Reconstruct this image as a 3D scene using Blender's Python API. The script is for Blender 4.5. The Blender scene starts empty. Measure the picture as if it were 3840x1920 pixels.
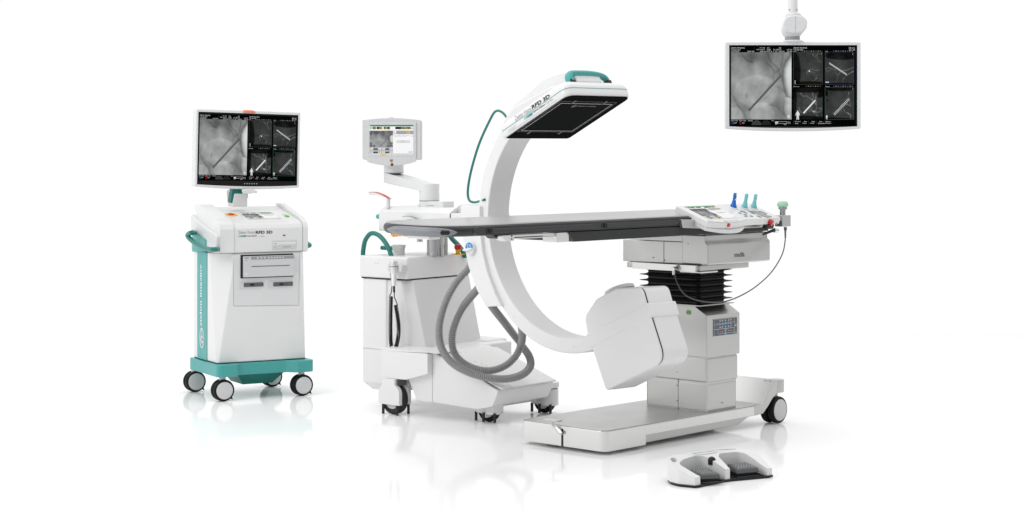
import bpy, bmesh, math, random
from mathutils import Vector, Matrix, noise
R = math.radians
S = bpy.context.scene
COL = S.collection
random.seed(4)

# ---------------------------------------------------------------- camera, studio light, exposure
CAM_H, FOC, PX, HORIZON = 1.5, 7000.0, 1920.0, 550.0
cd = bpy.data.cameras.new('camera'); cam = bpy.data.objects.new('camera', cd); COL.objects.link(cam)
cam.location = (0, 0, CAM_H); cam.rotation_euler = (R(90), 0, 0)
cd.sensor_width = 36; cd.lens = 36 * FOC / 3840; cd.shift_y = -(960 - HORIZON) / 3840
cd.clip_start = .1; cd.clip_end = 2000
S.camera = cam

W = bpy.data.worlds.new('World'); S.world = W; W.use_nodes = True
nt = W.node_tree; nt.nodes.clear()
wo = nt.nodes.new('ShaderNodeOutputWorld'); bg = nt.nodes.new('ShaderNodeBackground')
tc = nt.nodes.new('ShaderNodeTexCoord')
mr = nt.nodes.new('ShaderNodeMapRange')          # white cyclorama behind, dimmer studio behind the photographer
mr.inputs[1].default_value = -.85; mr.inputs[2].default_value = .62
mr.inputs[3].default_value = .47; mr.inputs[4].default_value = 1.02
dt_ = nt.nodes.new('ShaderNodeVectorMath'); dt_.operation = 'DOT_PRODUCT'; dt_.inputs[1].default_value = (-.5, .866, 0)
nt.links.new(tc.outputs['Generated'], dt_.inputs[0]); nt.links.new(dt_.outputs['Value'], mr.inputs[0])
nt.links.new(mr.outputs[0], bg.inputs[1]); bg.inputs[0].default_value = (1, 1, 1, 1)
nt.links.new(bg.outputs[0], wo.inputs[0])


def area(name, loc, target, size, power, col=(1, 1, 1)):
    l = bpy.data.lights.new(name, 'AREA'); l.shape = 'RECTANGLE'; l.size, l.size_y = size; l.energy = power; l.color = col
    o = bpy.data.objects.new(name, l); COL.objects.link(o); o.location = loc
    o.rotation_euler = (Vector(target) - Vector(loc)).to_track_quat('-Z', 'Y').to_euler()
    return o


area('key_softbox', (-6.5, 6.0, 4.6), (-.2, 10.0, .7), (3.2, 3.2), 165)
area('overhead_softbox', (.0, 9.2, 6.5), (.0, 9.0, 0), (13, 11), 390)

S.render.engine = 'CYCLES'
S.cycles.use_denoising = True
S.cycles.max_bounces = 8
vs = S.view_settings
vs.view_transform = 'Standard'; vs.look = 'None'; vs.exposure = 0; vs.gamma = 1; vs.use_curve_mapping = False


# ---------------------------------------------------------------- materials
def lin(c):
    return tuple(((x / 255) / 12.92 if x / 255 <= .04045 else ((x / 255 + .055) / 1.055) ** 2.4) for x in c)


def mat(name, col, rough=.4, metal=0, spec=.5, bump=0, bscale=300, var=0, vscale=8, stretch=None, coat=0, trans=0):
    m = bpy.data.materials.new(name); m.use_nodes = True
    n = m.node_tree.nodes; L = m.node_tree.links; p = n['Principled BSDF']
    p.inputs['Base Color'].default_value = (*col, 1); p.inputs['Roughness'].default_value = rough
    p.inputs['Metallic'].default_value = metal; p.inputs['Specular IOR Level'].default_value = spec
    p.inputs['Coat Weight'].default_value = coat
    p.inputs['Transmission Weight'].default_value = trans
    t = n.new('ShaderNodeTexCoord'); mp = n.new('ShaderNodeMapping'); L.new(t.outputs['Object'], mp.inputs[0])
    if stretch: mp.inputs['Scale'].default_value = stretch
    if bump:
        z = n.new('ShaderNodeTexNoise'); z.inputs['Scale'].default_value = bscale; z.inputs['Detail'].default_value = 3
        b = n.new('ShaderNodeBump'); b.inputs['Strength'].default_value = bump; b.inputs['Distance'].default_value = .002
        L.new(mp.outputs[0], z.inputs['Vector']); L.new(z.outputs[0], b.inputs['Height']); L.new(b.outputs[0], p.inputs['Normal'])
    if var:
        z = n.new('ShaderNodeTexNoise'); z.inputs['Scale'].default_value = vscale; z.inputs['Detail'].default_value = 4
        r = n.new('ShaderNodeMapRange'); r.inputs[1].default_value = .3; r.inputs[2].default_value = .7
        r.inputs[3].default_value = max(0, rough - var); r.inputs[4].default_value = rough + var
        L.new(mp.outputs[0], z.inputs['Vector']); L.new(z.outputs[0], r.inputs[0]); L.new(r.outputs[0], p.inputs['Roughness'])
    return m


def emis(name, col, strength=1.0):
    m = bpy.data.materials.new(name); m.use_nodes = True; n = m.node_tree.nodes; n.clear()
    e = n.new('ShaderNodeEmission'); o = n.new('ShaderNodeOutputMaterial')
    e.inputs[0].default_value = (*col, 1); e.inputs[1].default_value = strength
    m.node_tree.links.new(e.outputs[0], o.inputs[0]); return m


def attr_emis(name):
    m = emis(name, (1, 1, 1)); n = m.node_tree.nodes
    a = n.new('ShaderNodeVertexColor'); a.layer_name = 'Col'
    m.node_tree.links.new(a.outputs[0], n['Emission'].inputs[0]); return m


def carbon(name, a, b, scale, spec=.4):
    m = mat(name, a, .32, 0, spec); n = m.node_tree.nodes; L = m.node_tree.links
    t = n.new('ShaderNodeTexCoord'); v = n.new('ShaderNodeTexVoronoi'); v.inputs['Scale'].default_value = scale
    v.inputs['Randomness'].default_value = .15
    r = n.new('ShaderNodeValToRGB'); r.color_ramp.elements[0].position = .15; r.color_ramp.elements[1].position = .5
    r.color_ramp.elements[0].color = (*b, 1); r.color_ramp.elements[1].color = (*a, 1)
    L.new(t.outputs['Object'], v.inputs['Vector']); L.new(v.outputs[0], r.inputs[0]); L.new(r.outputs[0], n['Principled BSDF'].inputs['Base Color'])
    return m


M_WHITE = mat('white_lacquer', (.75, .75, .75), .34, bump=.05, bscale=900, var=.06)
M_WHITE2 = mat('white_plastic', (.70, .705, .71), .42, bump=.06, bscale=900, var=.06)
M_CREAM = mat('pale_cover', (.74, .74, .735), .30, bump=.04, bscale=700, var=.05)
M_PALE = mat('light_grey_plastic', (.60, .61, .62), .45, bump=.05, bscale=800)
M_GREY = mat('mid_grey_plastic', (.30, .31, .32), .45, bump=.06, bscale=700)
M_DGREY = mat('dark_grey_plastic', (.105, .108, .11), .42, bump=.08, bscale=600)
M_BLACK = mat('black_plastic', (.012, .012, .013), .38, spec=.35)
M_RUBBER = mat('black_rubber', (.010, .010, .011), .5, spec=.15, bump=.08, bscale=500)
M_TYRE = mat('dark_tyre_rubber', (.030, .030, .030), .5, spec=.25)
M_BELLOWS = mat('bellows_rubber', (.011, .011, .012), .42, spec=.4)
M_GAP = mat('shadow_gap', (.03, .03, .03), .7, spec=.1)
M_SEAM = mat('seam_line', (.32, .32, .33), .7, spec=.1)
M_TEAL = mat('teal_paint', lin((70, 160, 157)), .38, bump=.04, bscale=800, var=.05)
M_TEALD = mat('dark_teal_plastic', (.004, .17, .145), .36, bump=.03, bscale=600)
M_TEALT = mat('teal_print', (.01, .30, .29), .5)
M_STEEL = mat('brushed_steel', (.57, .57, .56), .36, 1, bump=.010, bscale=60, var=.03, vscale=40, stretch=(1, 1, 30))
M_STEELL = mat('bright_brushed_steel', (.78, .78, .77), .34, 1, bump=.010, bscale=60, var=.03, vscale=40, stretch=(1, 1, 30))
M_STEELD = mat('satin_steel_deck', (.44, .44, .435), .32, 1, var=.05, vscale=4)
M_CHROME = mat('polished_steel', (.50, .50, .50), .14, 1)
M_HOSE = mat('grey_hose', (.27, .27, .27), .30, .0, spec=.6)
M_CARBON = carbon('carbon_weave', (.024, .025, .026), (.055, .056, .058), 260, .3)
M_CARBONL = carbon('pale_carbon_weave', (.20, .215, .235), (.30, .31, .33), 260)
M_CARBONM = carbon('mid_carbon_weave', (.036, .037, .039), (.075, .076, .078), 260, .3)
M_DETECT = carbon('detector_weave', (.008, .008, .009), (.022, .022, .024), 190, .0)
M_SLATE = mat('detector_window', (.016, .0165, .0165), .4, spec=.0)
M_PAD = mat('grey_mattress', (.32, .32, .33), .28, spec=.5)
M_INK = mat('dark_ink', (.045, .05, .055), .6, spec=.2)
M_INKG = mat('grey_ink', (.30, .31, .32), .6, spec=.2)
M_INKW = mat('white_ink', (.8, .8, .8), .6, spec=.2)
M_RED = mat('red_plastic', (.52, .012, .012), .3)
M_REDL = mat('red_lever', (.60, .06, .03), .4)
M_ORANGE = mat('orange_marker', (.75, .16, .05), .4)
M_YELLOW = mat('yellow_plastic', (.75, .42, .01), .4)
M_AMBER = mat('amber_plastic', (.80, .33, .01), .4)
M_BLUE = mat('blue_plastic', (.006, .13, .52), .3)
M_BLUEL = mat('label_blue', (.03, .26, .60), .4)
M_AQUA = mat('aqua_plastic', (.19, .56, .60), .32)
M_MINT = mat('mint_green_cap', (.36, .66, .48), .10, coat=.4)
M_GREENB = mat('green_button', (.09, .50, .02), .3)
M_LIME = mat('lime_ink', (.33, .60, .01), .5)
M_KEYPAD = mat('slate_keypad', (.10, .12, .145), .4)
M_KEYBLUE = mat('keypad_blue', (.22, .33, .47), .5)
M_DISC = mat('wheel_cover', (.62, .62, .625), .42, bump=.05, bscale=700)
M_TAN = mat('tan_label', (.55, .42, .20), .5)
E_BLACK = emis('screen_black', (.0012, .0014, .0016))
E_BEZEL = mat('screen_bezel', (.012, .012, .011), .5, spec=.12)
E_TEXT = emis('screen_text', (.62, .62, .62))
E_DIM = emis('screen_grey', (.05, .05, .05)); E_DIM2 = emis('screen_dark_grey', (.018, .018, .018))
E_ROD = emis('screen_rod', (.75, .77, .78)); E_RODD = emis('screen_rod_dark', lin((88, 93, 96)))
E_OLIVE = emis('screen_olive', lin((70, 70, 48))); E_VIOLET = emis('screen_violet', lin((62, 58, 92))); E_GREENL = emis('screen_green_line', lin((48, 92, 58)))
E_XRAY = attr_emis('screen_xray')
E_WHITE = emis('screen_white', (.93, .93, .94)); E_GGREY = emis('screen_panel_grey', lin((178, 178, 178)))
E_GREEN = emis('screen_green', lin((0, 145, 98))); E_YTXT = emis('screen_yellow', lin((225, 210, 40))); E_BTXT = emis('screen_blue_text', lin((70, 60, 165)))
E_BTN = emis('screen_button', lin((222, 222, 222))); E_YBTN = emis('screen_yellow_button', lin((232, 208, 120)))
E_RED = emis('screen_red', lin((225, 60, 50))); E_BLU = emis('screen_blue', lin((70, 130, 200))); E_GRN = emis('screen_led_green', lin((50, 200, 80)))
E_DKBTN = emis('screen_dark_button', lin((78, 80, 82)))


# ---------------------------------------------------------------- frames: a place, its axes, and where a sight line meets one of its planes
class Frame:
    def __init__(s, m):
        s.m = m.copy(); s.inv = m.inverted()

    @staticmethod
    def at(loc, yaw=0, tilt_y=0, tilt_x=0):
        return Frame(Matrix.Translation(loc) @ Matrix.Rotation(R(yaw), 4, 'Z') @ Matrix.Rotation(R(tilt_y), 4, 'Y') @ Matrix.Rotation(R(tilt_x), 4, 'X'))

    def hit(s, p, ax, v):
        o = s.inv @ Vector((0, 0, CAM_H))
        d = s.inv.to_3x3() @ Vector(((p[0] - PX) / FOC, 1, -(p[1] - HORIZON) / FOC))
        t = (v - o[ax]) / d[ax]
        return o + d * t

    def hits(s, ps, ax, v):
        return [s.hit(p, ax, v) for p in ps]

    def w(s, l):
        return s.m @ Vector(l)


WORLD = Frame(Matrix.Identity(4))


def view(ox, oy, w, iw):
    k = w / iw
    return lambda *pts: ([(ox + x * k, oy + y * k) for x, y in pts] if isinstance(pts[0], tuple) else (ox + pts[0] * k, oy + pts[1] * k))


c1 = view(640, 360, 600, 1288); c2 = view(640, 940, 600, 1288); c3 = view(1320, 400, 600, 1288); c4 = view(1320, 860, 700, 1288)
c5 = view(1720, 220, 700, 1288); c6 = view(1800, 1100, 700, 1288); c7 = view(2400, 660, 700, 1288); c8 = view(2400, 1200, 700, 1288)
m1 = view(2680, 0, 520, 1288); t1 = view(1400, 700, 600, 1932); det = view(1880, 240, 520, 2093); pan = view(2500, 700, 500, 1789)
head = view(700, 740, 500, 1610); mon = view(700, 380, 460, 1743); cm = view(1340, 420, 280, 1639); ped = view(2460, 1660, 480, 2576)
tub = view(2160, 1040, 480, 1405); rail = view(2000, 780, 600, 2576); lev = view(1360, 680, 500, 2576); ch = view(1400, 1380, 740, 2576)
cw = view(660, 1320, 560, 2121); hb = view(2600, 900, 400, 1982); cc = view(1400, 940, 220, 746); kp = view(2640, 1160, 160, 1472)
cj = view(2880, 0, 200, 1431); p2 = view(2780, 700, 220, 1417); bs = view(1880, 1500, 620, 2576)


# ---------------------------------------------------------------- mesh helpers (all build a bmesh in the axes of a frame)
def bevel(bm, w, seg=3, ang=25):
    if w > 0:
        es = [e for e in bm.edges if len(e.link_faces) == 2 and e.calc_face_angle(0) > R(ang)]
        bmesh.ops.bevel(bm, geom=es, offset=w, segments=seg, profile=.5, affect='EDGES', clamp_overlap=True)
    return bm


def box(x0, x1, y0, y1, z0, z1, bev=0, seg=3):
    bm = bmesh.new()
    m = Matrix.Translation(((x0 + x1) / 2, (y0 + y1) / 2, (z0 + z1) / 2)) @ Matrix.Diagonal((abs(x1 - x0), abs(y1 - y0), abs(z1 - z0), 1))
    bmesh.ops.create_cube(bm, size=1, matrix=m)
    return bevel(bm, bev, seg)


def put(ax, a, p):
    return Vector((a, p[0], p[1])) if ax == 0 else Vector((p[0], a, p[1])) if ax == 1 else Vector((p[0], p[1], a))


def flat(ps, ax):
    """3-D points -> the two coordinates that are not AX"""
    return [tuple(v for i, v in enumerate(p) if i != ax) for p in ps]


def fillet(pts, r, n=5):
    out = []; N = len(pts)
    rs = r if isinstance(r, (list, tuple)) else [r] * N
    for i in range(N):
        p = Vector(pts[i]); a = Vector(pts[i - 1]) - p; b = Vector(pts[(i + 1) % N]) - p
        if rs[i] <= 0:
            out.append(tuple(p)); continue
        la, lb = a.length, b.length
        ca = max(-1, min(1, a.dot(b) / (la * lb))); th = math.acos(ca)
        d = min(rs[i] / max(math.tan(th / 2), 1e-3), la * .48, lb * .48)
        p0, p1 = p + a / la * d, p + b / lb * d
        for k in range(n + 1):
            t = k / n
            out.append(tuple((1 - t) ** 2 * p0 + 2 * t * (1 - t) * p + t * t * p1))
    return out


def prism(pts, ax, a, b, bev=0, seg=3, ang=40):
    bm = bmesh.new()
    lo = [bm.verts.new(put(ax, a, p)) for p in pts]; hi = [bm.verts.new(put(ax, b, p)) for p in pts]
    bm.faces.new(lo); bm.faces.new(hi[::-1])
    n = len(pts)
    for i in range(n):
        bm.faces.new((lo[i], hi[i], hi[(i + 1) % n], lo[(i + 1) % n]))
    bmesh.ops.recalc_face_normals(bm, faces=bm.faces)
    return bevel(bm, bev, seg, ang)


def loft(rings, cap=True, closed=True):
    bm = bmesh.new()
    vr = [[bm.verts.new(p) for p in r] for r in rings]; n = len(rings[0])
    for a, b in zip(vr, vr[1:]):
        for i in range(n if closed else n - 1):
            bm.faces.new((a[i], b[i], b[(i + 1) % n], a[(i + 1) % n]))
    if cap:
        bm.faces.new(vr[0]); bm.faces.new(vr[-1][::-1])
    bmesh.ops.recalc_face_normals(bm, faces=bm.faces)
    return bm


def catmull(ps, k=6):
    ps = [Vector(p) for p in ps]; out = []
    for i in range(len(ps) - 1):
        p0 = ps[max(i - 1, 0)]; p1 = ps[i]; p2_ = ps[i + 1]; p3 = ps[min(i + 2, len(ps) - 1)]
        for j in range(k):
            t = j / k
            out.append(.5 * ((2 * p1) + (p2_ - p0) * t + (2 * p0 - 5 * p1 + 4 * p2_ - p3) * t * t + (3 * p1 - p0 - 3 * p2_ + p3) * t ** 3))
    out.append(ps[-1]); return out


def resample(ps, step):
    out = [ps[0].copy()]; acc = 0
    for a, b in zip(ps, ps[1:]):
        l = (b - a).length; d = step - acc
        while d <= l:
            out.append(a + (b - a) * (d / l)); d += step
        acc = l - (d - step)
    return out


def tube(ps, r, n=12, flatten=1, up=None):
    ps = [Vector(p) for p in ps]; rings = []; N = len(ps); nrm = None
    for i, p in enumerate(ps):
        t = (ps[min(i + 1, N - 1)] - ps[max(i - 1, 0)]).normalized()
        if nrm is None:
            nrm = t.cross(Vector(up) if up else Vector((.31, .2, .93)));
            if nrm.length < 1e-3: nrm = t.cross(Vector((1, 0, 0)))
        nrm = (nrm - t * nrm.dot(t)).normalized(); b = t.cross(nrm)
        rr = r[i] if isinstance(r, (list, tuple)) else r
        rings.append([p + (nrm * math.cos(2 * math.pi * k / n) + b * math.sin(2 * math.pi * k / n) * flatten) * rr for k in range(n)])
    return loft(rings)


def lathe(prof, c=(0, 0, 0), d=(0, 0, 1), n=28):
    q = Vector((0, 0, 1)).rotation_difference(Vector(d).normalized()); c = Vector(c)
    rings = [[c + q @ Vector((max(r, 1e-5) * math.cos(2 * math.pi * k / n), max(r, 1e-5) * math.sin(2 * math.pi * k / n), h)) for k in range(n)] for r, h in prof]
    return loft(rings)


def cyl(c, d, r, h, bev=0, n=28):
    if bev:
        return lathe([(r - bev, 0), (r - bev * .3, bev * .3), (r, bev), (r, h - bev), (r - bev * .3, h - bev * .3), (r - bev, h)], c, d, n)
    return lathe([(r, 0), (r, h)], c, d, n)


def join(*bms):
    out = bms[0]
    for b in bms[1:]:
        me = bpy.data.meshes.new('tmp'); b.to_mesh(me); b.free(); out.from_mesh(me); bpy.data.meshes.remove(me)
    return out


def quad(o, u, v, a0, b0, a1, b1):
    bm = bmesh.new(); o, u, v = Vector(o), Vector(u), Vector(v)
    bm.faces.new([bm.verts.new(o + u * a + v * b) for a, b in ((a0, b0), (a1, b0), (a1, b1), (a0, b1))]); return bm


def rrect(x0, x1, y0, y1, r, n=5):
    return fillet([(x0, y0), (x1, y0), (x1, y1), (x0, y1)], r, n)


def text(body, o, ux, uy, h=None, w=None, bold=0, spacing=1):
    """flat lettering: lower left at O, reading along UX, upright along UY; fitted to width W and height H"""
    c = bpy.data.curves.new('lettering', 'FONT'); c.body = body; c.size = 1; c.offset = bold; c.space_character = spacing; c.resolution_u = 3
    ob = bpy.data.objects.new('lettering', c); COL.objects.link(ob)
    me = bpy.data.meshes.new_from_object(ob.evaluated_get(bpy.context.evaluated_depsgraph_get()))
    bpy.data.objects.remove(ob); bpy.data.curves.remove(c)
    xs = [v.co.x for v in me.vertices] or [0, 1]; ys = [v.co.y for v in me.vertices] or [0, 1]
    sx_ = w / (max(xs) - min(xs)) if w else None; sy_ = h / (max(ys) - min(ys)) if h else None
    sx_ = sx_ or sy_; sy_ = sy_ or sx_
    o, ux, uy = Vector(o), Vector(ux).normalized(), Vector(uy).normalized(); x0, y0 = min(xs), min(ys)
    for v in me.vertices:
        v.co = o + ux * ((v.co.x - x0) * sx_) + uy * ((v.co.y - y0) * sy_)
    bm = bmesh.new(); bm.from_mesh(me); bpy.data.meshes.remove(me); return bm


def thing(name, frame, label, cat):
    o = bpy.data.objects.new(name, None); COL.objects.link(o); o.empty_display_size = .2
    o.matrix_world = frame.m; o['label'] = label; o['category'] = cat
    o_inv[o.name] = frame.inv.copy()
    return o


o_inv = {}


EACH = {'key', 'button', 'window_clip', 'cable_guard', 'console_screw', 'housing_screw', 'column_screw', 'monitor_keys', 'rubber_foot', 'handle_foot', 'clamp_screw', 'turret_web', 'slot_port', 'small_roller', 'dial', 'rear_caster', 'panel_seam', 'teal_bars'}


def islands(bm):
    left = set(bm.verts); out = []
    while left:
        st = [left.pop()]; grp = set(st)
        while st:
            for e in st.pop().link_edges:
                for v in e.verts:
                    if v in left: left.discard(v); grp.add(v); st.append(v)
        out.append(grp)
    res = []
    for grp in out:
        nb = bmesh.new(); mp = {v: nb.verts.new(v.co) for v in grp}
        for f in {f for v in grp for f in v.link_faces}: nb.faces.new([mp[v] for v in f.verts])
        res.append(nb)
    bm.free(); return res


def part(name, bm, m, parent, frame=None, sharp=38, wn=True, label=None):
    if name in EACH:
        r_ = [part1(name.rstrip('s') if name in ('teal_bars', 'monitor_keys') else name, b, m, parent, frame, sharp, wn, label) for b in islands(bm)]
        for o_ in r_[1:]:
            if name == 'rear_caster': o_.parent = r_[0]; o_.name = 'caster_plate'
        return r_[0]
    return part1(name, bm, m, parent, frame, sharp, wn, label)


def part1(name, bm, m, parent, frame=None, sharp=38, wn=True, label=None):
    """links BM (built in FRAME's axes, or in the parent's when FRAME is None) as one mesh under PARENT"""
    root = parent
    while root is not None and root.parent is not None: root = root.parent
    me = bpy.data.meshes.new(name)
    if frame is not None:
        bm.transform((o_inv[root.name] if root is not None else Matrix.Identity(4)) @ frame.m)
    for f in bm.faces: f.smooth = True
    for e in bm.edges:
        if len(e.link_faces) == 2: e.smooth = e.calc_face_angle(0) < R(sharp)
    bm.to_mesh(me); bm.free(); me.materials.append(m)
    o = bpy.data.objects.new(name, me); COL.objects.link(o)
    if parent is not None: o.parent = parent
    if wn:
        w_ = o.modifiers.new('weighted_normal', 'WEIGHTED_NORMAL'); w_.keep_sharp = True
    if label: o['label'] = label
    return o


def copy_part(o, parent, loc=None, rz=None):
    c = o.copy(); COL.objects.link(c); c.parent = parent
    if loc is not None: c.location = loc
    if rz is not None: c.rotation_euler = (0, 0, rz)
    for k in o.children:
        q = k.copy(); COL.objects.link(q); q.parent = c
    return c


def cut(bm, *cutters):
    """boolean difference, evaluated straight into a bmesh"""
    obs = []
    for b in (bm, *cutters):
        me = bpy.data.meshes.new('tmp'); b.to_mesh(me); b.free(); o = bpy.data.objects.new('tmp', me); COL.objects.link(o); obs.append(o)
    for c in obs[1:]:
        md = obs[0].modifiers.new('cut', 'BOOLEAN'); md.object = c; md.operation = 'DIFFERENCE'; md.solver = 'EXACT'
    me = bpy.data.meshes.new_from_object(obs[0].evaluated_get(bpy.context.evaluated_depsgraph_get()))
    out = bmesh.new(); out.from_mesh(me); bpy.data.meshes.remove(me)
    for o in obs:
        d = o.data; bpy.data.objects.remove(o); bpy.data.meshes.remove(d)
    bmesh.ops.remove_doubles(out, verts=out.verts, dist=1e-5)
    return out


# ---------------------------------------------------------------- what a screen shows
def fbm(x, y, s, o=0, d=4):
    return noise.fractal(Vector((x * s + o, y * s - o, o * 1.7)), .9, 2.1, d)


def sstep(a, b, x):
    t = max(0, min(1, (x - a) / (b - a))); return t * t * (3 - 2 * t)


def seg_d(p, a, b):
    ax, ay = a; bx, by = b; dx, dy = bx - ax, by - ay
    t = max(0, min(1, ((p[0] - ax) * dx + (p[1] - ay) * dy) / (dx * dx + dy * dy + 1e-9)))
    return math.hypot(p[0] - ax - t * dx, p[1] - ay - t * dy)


def poly_d(p, ps):
    return min(seg_d(p, a, b) for a, b in zip(ps, ps[1:]))


EDGE = [(1.0, -.02), (.97, .06), (.90, .15), (.86, .25), (.85, .35), (.87, .48), (.90, .58), (.93, .66), (1.02, .68)]
MLINES = [([(.60, .0), (.63, .08), (.66, .14), (.78, .24), (.82, .35)], .10), ([(.58, .16), (.66, .21), (.71, .28), (.70, .42), (.55, .60)], .10), ([(.74, .30), (.82, .24), (.85, .12), (.86, 0)], .12),
          ([(.72, .50), (.82, .53), (.90, .60)], .07), ([(.0, .60), (.08, .75), (.2, .88), (.25, 1.0)], .10), ([(.10, .78), (.14, .84), (.10, .92)], .08), ([(.2, .05), (.26, .12), (.36, .15)], .12),
          ([(.62, .78), (.75, .80), (.90, .95)], .09), ([(.88, .72), (.86, .85), (.92, 1.0)], .10), ([(.36, .78), (.48, .72), (.6, .66)], .06)]


def xr_main(u, v):
    g = .56 + .09 * fbm(u, v, 2.6, 3) + .05 * fbm(u, v, 7, 9)
    g -= .13 * sstep(.35, .0, v) * (1 - .4 * u); g -= .10 * math.exp(-((u - .30) ** 2 / .02 + (v - .06) ** 2 / .008))
    g += .10 * math.exp(-((u - .42) ** 2 / .008 + (v - .25) ** 2 / .012)) + .07 * math.exp(-((u - .08) ** 2 / .006 + (v - .16) ** 2 / .02))
    e = ((u - .42) / .36) ** 2 + ((v - .58) / .24) ** 2; g += .06 * sstep(1.12, .9, e)
    e = ((u - .52) / .2) ** 2 + ((v - .92) / .17) ** 2; g += .06 * sstep(1.15, .95, e)
    e = ((u - .06) / .13) ** 2 + ((v - .94) / .12) ** 2; g += .10 * sstep(1.3, .7, e)
    g -= .08 * math.exp(-((u - .78) ** 2 / .01 + (v - .72) ** 2 / .03)); g -= .10 * math.exp(-((u - .255) ** 2 / .0004 + (v - .645) ** 2 / .0012))
    for ps, a in MLINES: g -= a * .75 * math.exp(-(poly_d((u, v), ps) / .013) ** 2)
    xe = None
    for a, b in zip(EDGE, EDGE[1:]):
        if a[1] <= v <= b[1]: xe = a[0] + (b[0] - a[0]) * (v - a[1]) / (b[1] - a[1])
    if v < .68 and xe is not None:
        g += (.86 - .25 * abs(v - .3) - g) * sstep(xe - .01, xe + .10, u); g -= .13 * math.exp(-((u - xe) / .025) ** 2)
    elif v >= .68:
        g += .16 * sstep(.86, .96, u)
    return g + random.uniform(-.012, .012)


def xr_pane(lines, dark, k):
    def f(u, v):
        g = .20 + .035 * fbm(u, v, 3, k) + .02 * fbm(u, v, 9, k + 3)
        g += .05 * math.exp(-((u - .5) ** 2 / .15 + (v - .45) ** 2 / .15))
        for (cx, cy, rx, ry) in dark:
            g -= .14 * sstep(1.25, .75, ((u - cx) / rx) ** 2 + ((v - cy) / ry) ** 2)
        for ps, a, w in lines: g += a * .85 * math.exp(-(poly_d((u, v), ps) / (w * .72)) ** 2) * (.7 + .6 * fbm(u, v, 14, k))
        return max(g, .03) + random.uniform(-.008, .008)
    return f


def arc(cx, cy, rx, ry, a0, a1, n=9):
    return [(cx + rx * math.cos(R(a0 + (a1 - a0) * i / n)), cy + ry * math.sin(R(a0 + (a1 - a0) * i / n))) for i in range(n + 1)]


XP1 = xr_pane([([(.64, .06), (.72, .14), (.80, .18), (.86, .27), (.95, .31)], .30, .014), ([(.64, .04), (.78, .10), (.9, .04)], .15, .02), ([(.83, .02), (.8, .12), (.84, .2)], .14, .018),
               ([(.48, .72), (.46, .62), (.52, .56), (.60, .52), (.72, .56), (.88, .57)], .34, .014), (arc(.65, .74, .14, .13, 170, 400), .22, .016), ([(.64, .88), (.72, .87), (.80, .80)], .30, .016),
               (arc(.65, .76, .08, .09, 100, 330), .08, .02)], [(.03, .6, .22, .6), (.55, 1.0, .7, .10)], 21)
XP2 = xr_pane([([(.0, .50), (.12, .48), (.24, .52), (.36, .54)], .25, .016), ([(.03, .5), (.05, .60), (.18, .56)], .20, .014), ([(.38, .62), (.42, .72), (.48, .68), (.56, .56)], .22, .015),
               ([(.45, .72), (.42, .85), (.36, .94)], .25, .016), ([(.62, .58), (.78, .55), (.90, .50), (1.0, .48)], .34, .016), ([(.76, .71), (.86, .65), (1.0, .58)], .45, .018), ([(.76, .71), (.66, .80), (.60, .88)], .26, .016),
               ([(.46, .5), (.55, .48), (.62, .58)], .18, .015)], [(.6, .1, .6, .14), (.5, 1.0, .7, .05)], 47)
XP3 = xr_pane([([(.84, .08), (.78, .22), (.76, .34), (.78, .50)], .34, .03), ([(.90, .10), (.82, .24), (.77, .32)], .26, .02), ([(.66, .16), (.68, .30), (.66, .44)], .25, .035), (arc(.70, .62, .10, .14, 0, 330), .24, .035),
               ([(.24, .18), (.34, .28), (.46, .26), (.56, .34), (.64, .38)], .26, .022), ([(.20, .64), (.22, .74), (.32, .80), (.44, .78)], .26, .03), ([(.66, .74), (.80, .78), (.94, .74), (.96, .64), (.88, .66)], .30, .035),
               ([(.72, .78), (.80, .86), (.86, .92)], .26, .022), ([(.36, .6), (.35, .66)], .15, .02), ([(.55, .62), (.56, .74)], .18, .03)], [(.5, .04, .8, .12), (.9, .18, .14, .14), (.3, 1.0, .9, .12), (.02, .4, .1, .5)], 73)
XP4 = xr_pane([([(.84, .14), (.78, .26), (.66, .42), (.52, .60)], .24, .012), ([(.82, .16), (.83, .34), (.88, .52), (.90, .60)], .28, .013), (arc(.76, .66, .12, .15, 160, 320), .25, .016), ([(.68, .58), (.78, .52), (.88, .58)], .22, .018),
               ([(.25, .80), (.38, .72), (.52, .68), (.60, .74), (.46, .78), (.30, .82)], .18, .015), ([(.78, .80), (.88, .86), (.89, .95)], .55, .02), ([(.66, .68), (.70, .78), (.82, .80)], .16, .016)], [(.04, .18, .07, .09), (.08, .4, .03, .03), (.5, .03, .6, .08), (.1, 1., .9, .06)], 99)


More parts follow.
